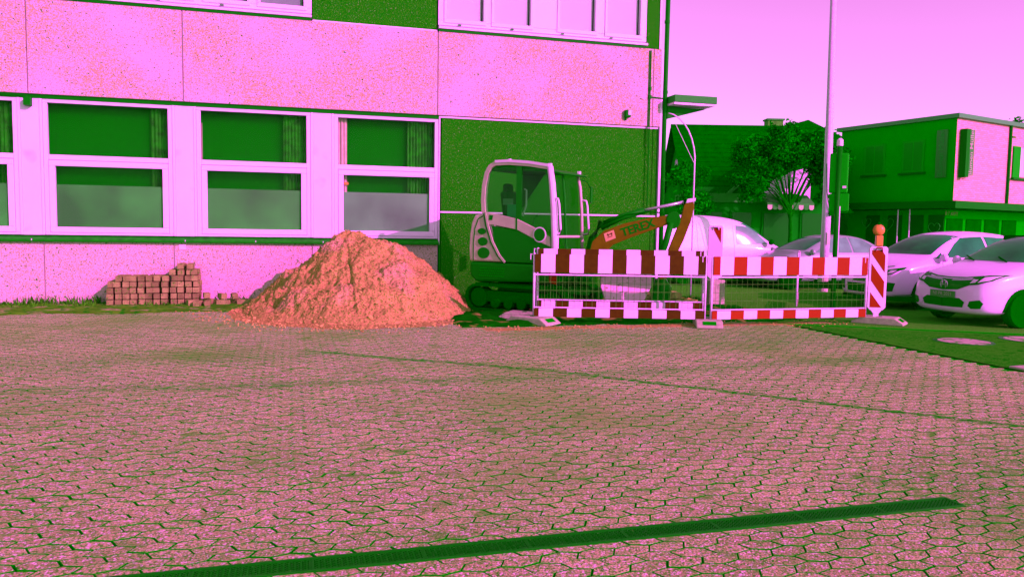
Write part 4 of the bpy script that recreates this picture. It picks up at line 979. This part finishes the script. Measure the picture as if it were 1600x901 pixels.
# ------------------------------------------------------------------ posts
t = thing('lamp_post', 'tall pale lamp post rising out of the picture behind the barriers', 'lamp post', (12.98, 17.11, 0))
mb = MB(); mb.tube([(0, 0, 0), (.02, 0, 2.0), (.10, .25, 9.5)], [.115, .105, .06], 16); mb.build('shaft', M['steel'], t, smooth=True)
MB().lathe([(.13, 0), (.13, .6), (.115, .62)], (0, 0, 0), (0, 0, 1), 16).build('base_sleeve', M['exc_grey'], t)
MB().box((.02, -.115, 1.35), (.09, .012, .3)).build('access_hatch', M['exc_grey'], t)
MB().tube([(.10, .25, 9.5), (-.3, -.4, 9.7), (-.9, -1.2, 9.75)], .035, 8).build('outreach', M['steel'], t)
MB().box((-1.1, -1.45, 9.74), (.3, .6, .1), .64).build('lantern_head', M['exc_grey'], t, bevel=.03)
mb = MB(); mb.tube([(-.10, -.08, 3.2), (-.07, -.1, 2.5), (.0, -.125, 2.1), (.03, -.12, 1.9)], .012, 6); mb.lathe([(.07, -.02), (.07, .02)], (.05, -.14, 1.98), (0, 1, 0), 14); mb.build('loose_cable', M['rubber'], t)
t = thing('traffic_signal', 'dark traffic signal post with its boxes seen from behind, right of the lamp post', 'traffic light', (9.12, 11.73, 0), R(-40))
MB().tube([(0, 0, 0), (0, 0, 2.98)], .042, 12).build('post', M['dark_metal'], t, smooth=True)
MB().tube([(.041, -.005, .9), (.041, -.005, 1.95)], .012, 6).build('cable_duct', M['white'], t)
MB().box((-.0, .09, 2.52), (.30, .16, .68)).build('signal_head', M['dark'], t, bevel=.02)
MB().box((.02, .085, 2.02), (.32, .14, .30)).build('sign_box', M['dark'], t, bevel=.01)
MB().box((-.14, -.01, 2.12), (.025, .03, .07)).build('clamp', M['dark_metal'], t)
MB().box((.10, -.005, 2.28), (.06, .01, .04)).build('label_plate', M['white'], t)
MB().lathe([(.05, 0), (.05, .10), (.02, .13)], (0, 0, 2.98), (0, 0, 1), 12).build('post_cap', M['white'], t)
t = thing('curved_pole', 'thin pale pole arching from the corner of the office building', 'pole', (8.6, 15.85, 0))
mb = MB(); pts = [(0, 0, 0), (0, 0, 3.1)] + [(-.62 + .62 * math.cos(R(a)), .2 * (a / 90), 3.1 + .95 * math.sin(R(a))) for a in (12, 25, 38, 50, 62, 75, 86)]
mb.tube(pts, .016, 8); mb.build('arched_tube', M['steel'], t, smooth=True)
MB().tube([(0, 0, 2.95), (-.42, .12, 3.80)], .006, 5).build('stay_wire', M['steel'], t)

# ------------------------------------------------------------------ houses, shop and trees across the street
def house(name, label, loc, rz):
    return thing(name, label, 'building', loc, rz)
def plane_frame(loc, rz): pass
M['roof'] = mat('roof_tile', (.0, .29, .0), .7, .0, var=.15, vscale=3)
M['render_wall'] = mat('dark_render', (.003, .46, .004), .8, .0, var=.2, vscale=1)
M['far_glass'] = mat('far_glass', (.0005, .32, .0005), .3, .1)
M['shade_glass'] = mat('shaded_shop_glass', (.0005, .58, .0005), .3, .02)  # far glass copy with the shaded side's tone put into its colour
M['band'] = mat('fascia_band', (.035, .50, .035), .7, .0, var=.2, vscale=.8)
# gabled house: ridge runs along local x
hs = house('gabled_house', 'dark gabled house with steep tiled roof behind the van', (20.3, 34.2, 0), R(-16))
MB().bounds(-1.6, 5.4, .1, 8, 0, 3.6).build('wall', M['render_wall'], hs)
mb = MB(); mb.prism([(-3.6, 3.35), (0.0, 6.9), (3.6, 3.35)], -1.55, 5.35, lambda u, v, w: (w, 4 + u, v)); mb.build('gable', M['render_wall'], hs)
def tiled_roof(parent, x0, x1, y0, z0, y1, z1, th=.14):
    rows = 16; o = MB()
    for i in range(rows):
        a, b = i / rows, (i + 1.25) / rows
        pa = Vector((0, y0 + (y1 - y0) * a, z0 + (z1 - z0) * a)); pb = Vector((0, y0 + (y1 - y0) * min(b, 1), z0 + (z1 - z0) * min(b, 1)))
        n = Vector((0, -(z1 - z0), (y1 - y0))).normalized()
        if n.z < 0: n = -n
        lo, hi = pa + n * .055, pb + n * .025
        o.add([(x0, lo.y, lo.z), (x1, lo.y, lo.z), (x1, hi.y, hi.z), (x0, hi.y, hi.z), (x0, pa.y, pa.z - .02), (x1, pa.y, pa.z - .02)], [(0, 1, 2, 3), (4, 5, 1, 0)])
    return o.build('roof_slope', M['roof'], parent)
tiled_roof(hs, -2.0, 5.8, .0, 2.9, 4, 6.95)
tiled_roof(hs, -2.0, 5.8, 8.0, 2.9, 4, 6.95)
mb = MB(); mb.tube([(-2.0, 4, 6.98), (5.8, 4, 6.98)], .09, 8); mb.build('ridge_tiles', M['roof'], hs)
for (x, z, w, h) in ((-1.62, 4.2, .9, 1.1),):
    o = MB().bounds(x - .02, x + .0, 3.4, 4.4, z, z + h).build('window', M['band'], hs); MB().bounds(x - .04, x - .021, 3.5, 4.3, z + .1, z + h - .1).build('pane', M['far_glass'], o)
# low cross gable facing the street
MB().prism([(-1.4, 2.4), (2.2, 5.6), (5.4, 2.4)], -1.2, 3.0, lambda u, v, w: (u + .3, w, v)).build('cross_gable', M['roof'], hs)
MB().prism([(-1.55, 2.42), (-1.45, 2.30), (2.2, 5.60), (2.2, 5.78)], -1.3, -1.21, lambda u, v, w: (u + .3, w, v)).build('verge_board', M['band'], hs)
o = MB().prism([(-1.6, 3.2), (-1.0, 3.2), (-1.6, 2.75)], -1.36, -1.31, lambda u, v, w: (u + .2, w, v)).build('gable_light', M['white'], hs)
# far house with hipped roof and chimney
h2_ = house('chimney_house', 'dark house with brick chimney rising behind the tree', (27.6, 40.6, 0), R(-14))
MB().bounds(-3.5, 5.2, 0, 8, 0, 6.0).build('wall', M['render_wall'], h2_)
mb = MB(); mb.add([(-4, -.3, 6.0), (5.7, -.3, 6.0), (5.7, 8.3, 6.0), (-4, 8.3, 6.0), (-1.0, 4, 7.3), (3.1, 4, 8.55)], [(0, 1, 5, 4), (1, 2, 5), (2, 3, 4, 5), (3, 0, 4)]); mb.build('roof', M['roof'], h2_)
ch = MB().box((.55, 3.0, 7.6), (.95, .7, 1.4)).build('chimney', mat('chimney_brick', (.05, .5, .02), .9, .1, var=.3, vscale=4), h2_)
MB().box((.55, 3.0, 8.34), (1.1, .85, .1)).build('chimney_cap', M['band'], ch)
# low shop front with scalloped awning between the houses
sf = house('low_shopfront', 'low shopfront with pale fascia band and scalloped awning behind the parked cars', (18.3, 31.3, 0), R(-15.77))
MB().bounds(-1.2, 4.9, .2, 3, 0, 2.75).build('wall', M['render_wall'], sf)
MB().bounds(-1.4, 3.4, -.1, 3, 2.752, 3.15).build('fascia', M['band'], sf)
mb = MB(); mb.prism([(0, 2.95), (0, 3.1), (-.9, 2.72), (-.9, 2.62)], 1.75, 3.75, lambda u, v, w: (w, u - .12, v)); aw = mb.build('awning', M['band'], sf)
for k in range(9):
    o = MB().prism([(-.1, .0), (.1, .0), (.1, -.14), (.05, -.2), (-.05, -.2), (-.1, -.14)], -1.03, -1.01, lambda u, v, w, k=k: (1.86 + k * .222 + u, w, 2.64 + v)).build('scallop', M['band'] if k % 2 else M['exc_grey'], aw)
for (x0_, x1_) in ((-.9, .2), (.5, 1.5), (1.9, 3.3), (3.6, 4.6)):
    o = MB().bounds(x0_, x1_, .14, .2, .7, 2.4).build('shop_window', M['render_wall'], sf); MB().bounds(x0_ + .08, x1_ - .08, .11, .139, .78, 2.32).build('pane', M['far_glass'], o)
tag(MB().prism([(0, 0), (2.65, 0), (2.65, 4.45), (1.0, 4.0), (0, 3.55)], 0, .35, lambda u, v, w: (u, w, v)).build('white_outbuilding', M['white'], loc=(20.30, 32.0, 0)), 'small white wall glimpsed through the tree branches', 'wall').rotation_euler = (0, 0, R(-16))
# brick flower shop
c0 = Vector((27.54, 27.92, 0)); fr = Vector((.9584, .2855, 0)); lf = Vector((-.196, .98, 0))
sp_ = house('brick_shop', 'flat roofed brick shop with a sunlit side and a hanging sign', (0, 0, 0), 0)
def on_right(s, z, off=0.0): p = c0 + fr * s + Vector((.2855, -.9584, 0)) * off; return (p.x, p.y, z)
def on_left(s, z, off=0.0): p = c0 + lf * s + Vector((-.98, -.196, 0)) * off; return (p.x, p.y, z)
def slab(fn, s0, s1, z0, z1, o0, o1, name, m, parent=None, bevel=0.0):
    mb = MB(); v = [fn(s, z, o) for o in (o0, o1) for z in (z0, z1) for s in (s0, s1)]
    mb.add(v, [(0, 1, 3, 2), (4, 6, 7, 5), (0, 4, 5, 1), (2, 3, 7, 6), (0, 2, 6, 4), (1, 5, 7, 3)]); return mb.build(name, m, parent or sp_)
def brick_wall_mat():
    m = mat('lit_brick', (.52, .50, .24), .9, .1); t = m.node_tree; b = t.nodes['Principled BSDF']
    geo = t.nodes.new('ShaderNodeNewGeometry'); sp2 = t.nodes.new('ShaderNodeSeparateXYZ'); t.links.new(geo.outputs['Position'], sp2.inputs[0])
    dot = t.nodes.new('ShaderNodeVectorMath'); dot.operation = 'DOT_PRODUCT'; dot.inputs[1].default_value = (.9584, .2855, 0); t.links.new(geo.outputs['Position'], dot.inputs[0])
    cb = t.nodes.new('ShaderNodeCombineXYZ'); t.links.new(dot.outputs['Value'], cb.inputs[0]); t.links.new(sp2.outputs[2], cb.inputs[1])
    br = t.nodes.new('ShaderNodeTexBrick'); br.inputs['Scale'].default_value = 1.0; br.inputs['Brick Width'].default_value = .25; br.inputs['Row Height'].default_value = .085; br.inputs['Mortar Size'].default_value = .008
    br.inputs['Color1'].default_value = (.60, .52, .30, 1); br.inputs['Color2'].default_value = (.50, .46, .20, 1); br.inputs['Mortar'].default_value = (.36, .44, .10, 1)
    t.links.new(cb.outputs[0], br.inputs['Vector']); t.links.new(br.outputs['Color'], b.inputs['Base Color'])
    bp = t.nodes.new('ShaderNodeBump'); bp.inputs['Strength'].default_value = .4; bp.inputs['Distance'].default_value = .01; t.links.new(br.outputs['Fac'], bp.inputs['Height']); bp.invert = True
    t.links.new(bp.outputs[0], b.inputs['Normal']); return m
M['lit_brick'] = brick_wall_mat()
M['shaded_brick'] = mat('shaded_brick', (.0005, .78, .0005), .9, .0, var=.04, vscale=2)  # shaded copy of the brick: shade of the unlit sides is in its colour
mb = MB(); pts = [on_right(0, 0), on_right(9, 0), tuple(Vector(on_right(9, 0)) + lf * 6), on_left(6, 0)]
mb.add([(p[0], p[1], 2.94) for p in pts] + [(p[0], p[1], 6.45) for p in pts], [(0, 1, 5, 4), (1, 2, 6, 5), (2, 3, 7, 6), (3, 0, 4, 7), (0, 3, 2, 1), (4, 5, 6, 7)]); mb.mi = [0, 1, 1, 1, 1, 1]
mb.build('upper_wall', [M['lit_brick'], M['shaded_brick']], sp_)
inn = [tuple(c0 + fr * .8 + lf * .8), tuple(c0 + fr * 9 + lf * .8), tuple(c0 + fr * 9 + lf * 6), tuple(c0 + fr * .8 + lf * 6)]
mb = MB(); mb.add([(p[0], p[1], 0) for p in inn] + [(p[0], p[1], 2.6) for p in inn], [(0, 1, 5, 4), (1, 2, 6, 5), (2, 3, 7, 6), (3, 0, 4, 7)]); mb.build('ground_floor_wall', M['shaded_brick'], sp_)
o3 = [on_right(-.25, 0, .25), on_right(9.2, 0, .25), tuple(Vector(on_right(9.2, 0)) + lf * 6.2), on_left(6.2, 0, .25)]
mb = MB(); mb.add([(p[0], p[1], 2.62) for p in o3] + [(p[0], p[1], 2.935) for p in o3], [(0, 1, 5, 4), (1, 2, 6, 5), (2, 3, 7, 6), (3, 0, 4, 7), (0, 3, 2, 1), (4, 5, 6, 7)]); mb.build('entrance_canopy', M['dark_metal'], sp_)
o4 = [on_right(-.15, 0, .15), on_right(9.2, 0, .15), tuple(Vector(on_right(9.2, 0)) + lf * 6.2), on_left(6.2, 0, .15)]
mb = MB(); mb.add([(p[0], p[1], 6.46) for p in o4] + [(p[0], p[1], 6.64) for p in o4], [(0, 1, 5, 4), (1, 2, 6, 5), (2, 3, 7, 6), (3, 0, 4, 7), (0, 3, 2, 1), (4, 5, 6, 7)]); mb.build('roof_edge', mat('roof_flashing', (.02, .5, .035), .5, .4), sp_)
def shop_window(fn, s0, s1, z0, z1, sign):
    o = slab(fn, s0, s1, z0, z1, .01, .05, 'window', M['dark']); slab(fn, s0 + .1, (s0 + s1) / 2 - .03, z0 + .1, z1 - .1, .052, .056, 'pane', M['shade_glass'], o); slab(fn, (s0 + s1) / 2 + .03, s1 - .1, z0 + .1, z1 - .1, .052, .056, 'pane', M['shade_glass'], o)
    slab(fn, s0 - .1, s1 + .1, z0 - .09, z0 - .01, .01, .14, 'window_ledge', M['dark_metal'], o); return o
shop_window(on_left, 1.45, 2.55, 4.25, 5.68, 1); shop_window(on_left, 3.45, 4.6, 4.25, 5.66, 1)
o = slab(on_right, 4.75, 5.4, 4.15, 5.58, .01, .06, 'window', M['dark']); slab(on_right, 5.41, 6.4, 4.2, 5.52, .01, .05, 'shutter', M['white'], o)
slab(on_right, 4.70, 6.5, 4.05, 4.14, .01, .14, 'window_ledge', M['dark_metal'], o)
MB().tube([on_right(4.38, 2.95, .07), on_right(4.38, 6.46, .07)], .06, 10).build('downpipe', M['dark_metal'], sp_)
MB().box(on_right(4.5, 5.95, .12), (.25, .1, .06), .29).build('pipe_bracket', M['dark_metal'], sp_)
sgo = slab(on_right, .26, .54, 3.95, 6.0, .02, .30, 'sign_box', M['dark_metal'])
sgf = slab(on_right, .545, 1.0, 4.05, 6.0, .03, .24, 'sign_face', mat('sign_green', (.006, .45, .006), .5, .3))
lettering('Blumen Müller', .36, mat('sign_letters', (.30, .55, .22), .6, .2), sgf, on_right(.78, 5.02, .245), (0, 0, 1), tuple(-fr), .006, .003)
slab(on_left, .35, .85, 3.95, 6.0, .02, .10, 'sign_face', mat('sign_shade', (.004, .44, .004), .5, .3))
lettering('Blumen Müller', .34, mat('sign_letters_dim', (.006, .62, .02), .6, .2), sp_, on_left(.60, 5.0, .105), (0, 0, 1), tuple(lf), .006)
lettering('B T APPY', .26, mat('shop_letters', (.14, .42, .03), .6, .2), sp_, on_right(.95, 2.40, -.55), (.9584, .2855, 0), (0, 0, 1), .004)
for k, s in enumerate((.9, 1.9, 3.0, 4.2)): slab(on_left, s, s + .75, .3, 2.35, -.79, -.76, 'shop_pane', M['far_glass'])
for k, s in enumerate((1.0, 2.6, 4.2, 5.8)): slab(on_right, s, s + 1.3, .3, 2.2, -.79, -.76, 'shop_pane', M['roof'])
hm = mat('heart_outline', (.02, .7, .03), .6, .2)
for (s, z, r) in ((3.7, 1.95, .36), (4.9, 2.0, .3), (1.3, 1.75, .33)):
    mb = MB(); pp = []
    for k in range(25):
        a = 2 * math.pi * k / 24; pp.append(on_left(s - r * .06 * 16 * math.sin(a) ** 3 * .9, z + r * .06 * (13 * math.cos(a) - 5 * math.cos(2 * a) - 2 * math.cos(3 * a) - math.cos(4 * a)), -.70))
    mb.tube(pp, .018, 5); mb.build('heart_decoration', hm, sp_)
for s, z in ((2.55, 2.6), (1.95, 2.6)): MB().tube([on_left(s, 0, .12), on_left(s, z, .12)], .028, 8).build('canopy_post', M['steel'], sp_)

# ------------------------------------------------------------------ trees: trunk, limbs, and leaves scattered through clumps
def tree_thing(label, loc, h_trunk, blobs, m, nleaf, lsize, seed, trunk_r=.12, limbs=9, name='broadleaf_tree'):
    rg = random.Random(seed); t = thing(name, label, 'tree' if 'tree' in name else 'shrub', loc)
    mb = MB(); mb.tube([(0, 0, 0), (.04, .02, h_trunk * .5), (.0, .05, h_trunk)], [trunk_r, trunk_r * .8, trunk_r * .6], 10)
    for k in range(limbs):
        b = blobs[k % len(blobs)]; e = Vector(b[0]) + Vector((rg.uniform(-.5, .5) * b[1][0], rg.uniform(-.5, .5) * b[1][1], rg.uniform(-.2, .5) * b[1][2])); s = Vector((0, .05, h_trunk * rg.uniform(.75, 1)))
        mid = s.lerp(e, .5) + Vector((0, 0, .25)); mb.tube([s, mid, e], [trunk_r * .45, trunk_r * .25, .012], 6)
    mb.build('trunk', M['bark'], t)
    mb = MB(); clumps = []
    for b in blobs:
        for _ in range(14):
            d = Vector((rg.gauss(0, 1), rg.gauss(0, 1), rg.gauss(0, 1))).normalized() * rg.uniform(.45, 1.05)
            clumps.append((Vector(b[0]) + Vector((d.x * b[1][0], d.y * b[1][1], d.z * b[1][2])), min(b[1]) * rg.uniform(.22, .42)))
    for k in range(nleaf):
        c, r = rg.choice(clumps); d = Vector((rg.gauss(0, 1), rg.gauss(0, 1), rg.gauss(0, 1))) * r * .55; p = c + d
        a = Vector((rg.gauss(0, 1), rg.gauss(0, 1), rg.gauss(0, .6))).normalized(); b_ = a.cross(Vector((rg.gauss(0, 1), rg.gauss(0, 1), rg.gauss(0, 1)))).normalized(); s = lsize * rg.uniform(.6, 1.4)
        mb.add([p - a * s, p + b_ * s * .45, p + a * s, p - b_ * s * .45], [(0, 1, 2, 3)])
    me = bpy.data.meshes.new('crown'); me.from_pydata(mb.v, [], mb.f); me.materials.append(m)
    o = bpy.data.objects.new('crown', me); C.objects.link(o); o.parent = t; return t
tree_thing('broad dark leafy tree in front of the gabled house', (20.62, 29.5, 0), 2.7, [((-.3, 0, 4.95), (1.9, 1.3, .95)), ((1.15, 0, 4.9), (1.2, 1.1, 1.0)), ((-1.7, 0, 4.3), (1.0, .9, .9)), ((-2.0, 0, 3.5), (.7, .7, .6)), ((1.95, .2, 3.9), (.5, .7, 1.1)), ((.3, .2, 5.6), (1.2, 1.0, .6)), ((1.55, 0, 4.3), (.5, .6, 1.0)), ((-1.5, 0, 3.7), (.8, .7, .7)), ((-.2, .6, 4.5), (1.2, .6, .5))], M['leaf'], 34000, .09, 1, .10, 24)
tree_thing('smaller rounded tree close to the corner of the office building', (16.6, 31.2, 0), 1.6, [((0, 0, 3.0), (.85, .9, 1.3)), ((.2, 0, 2.2), (.9, .9, .9)), ((-.3, 0, 4.0), (.5, .5, .6))], M['leaf2'], 7000, .09, 2, .08)
tree_thing('dark tree filling the gap between chimney house and brick shop', (25.2, 34.0, 0), 2.2, [((0, 0, 4.2), (1.1, 1.1, 1.7)), ((-.8, 0, 3.6), (.9, .9, 1.2))], M['leaf'], 7000, .11, 4, .1)
tree_thing('dark tree top just showing over the shop roof at the right edge', (42.2, 38.5, 0), 5.0, [((0, 0, 6.8), (1.5, 1.2, 1.1)), ((-.5, 0, 7.4), (.8, .8, .8))], M['leaf'], 5000, .12, 5, .14)
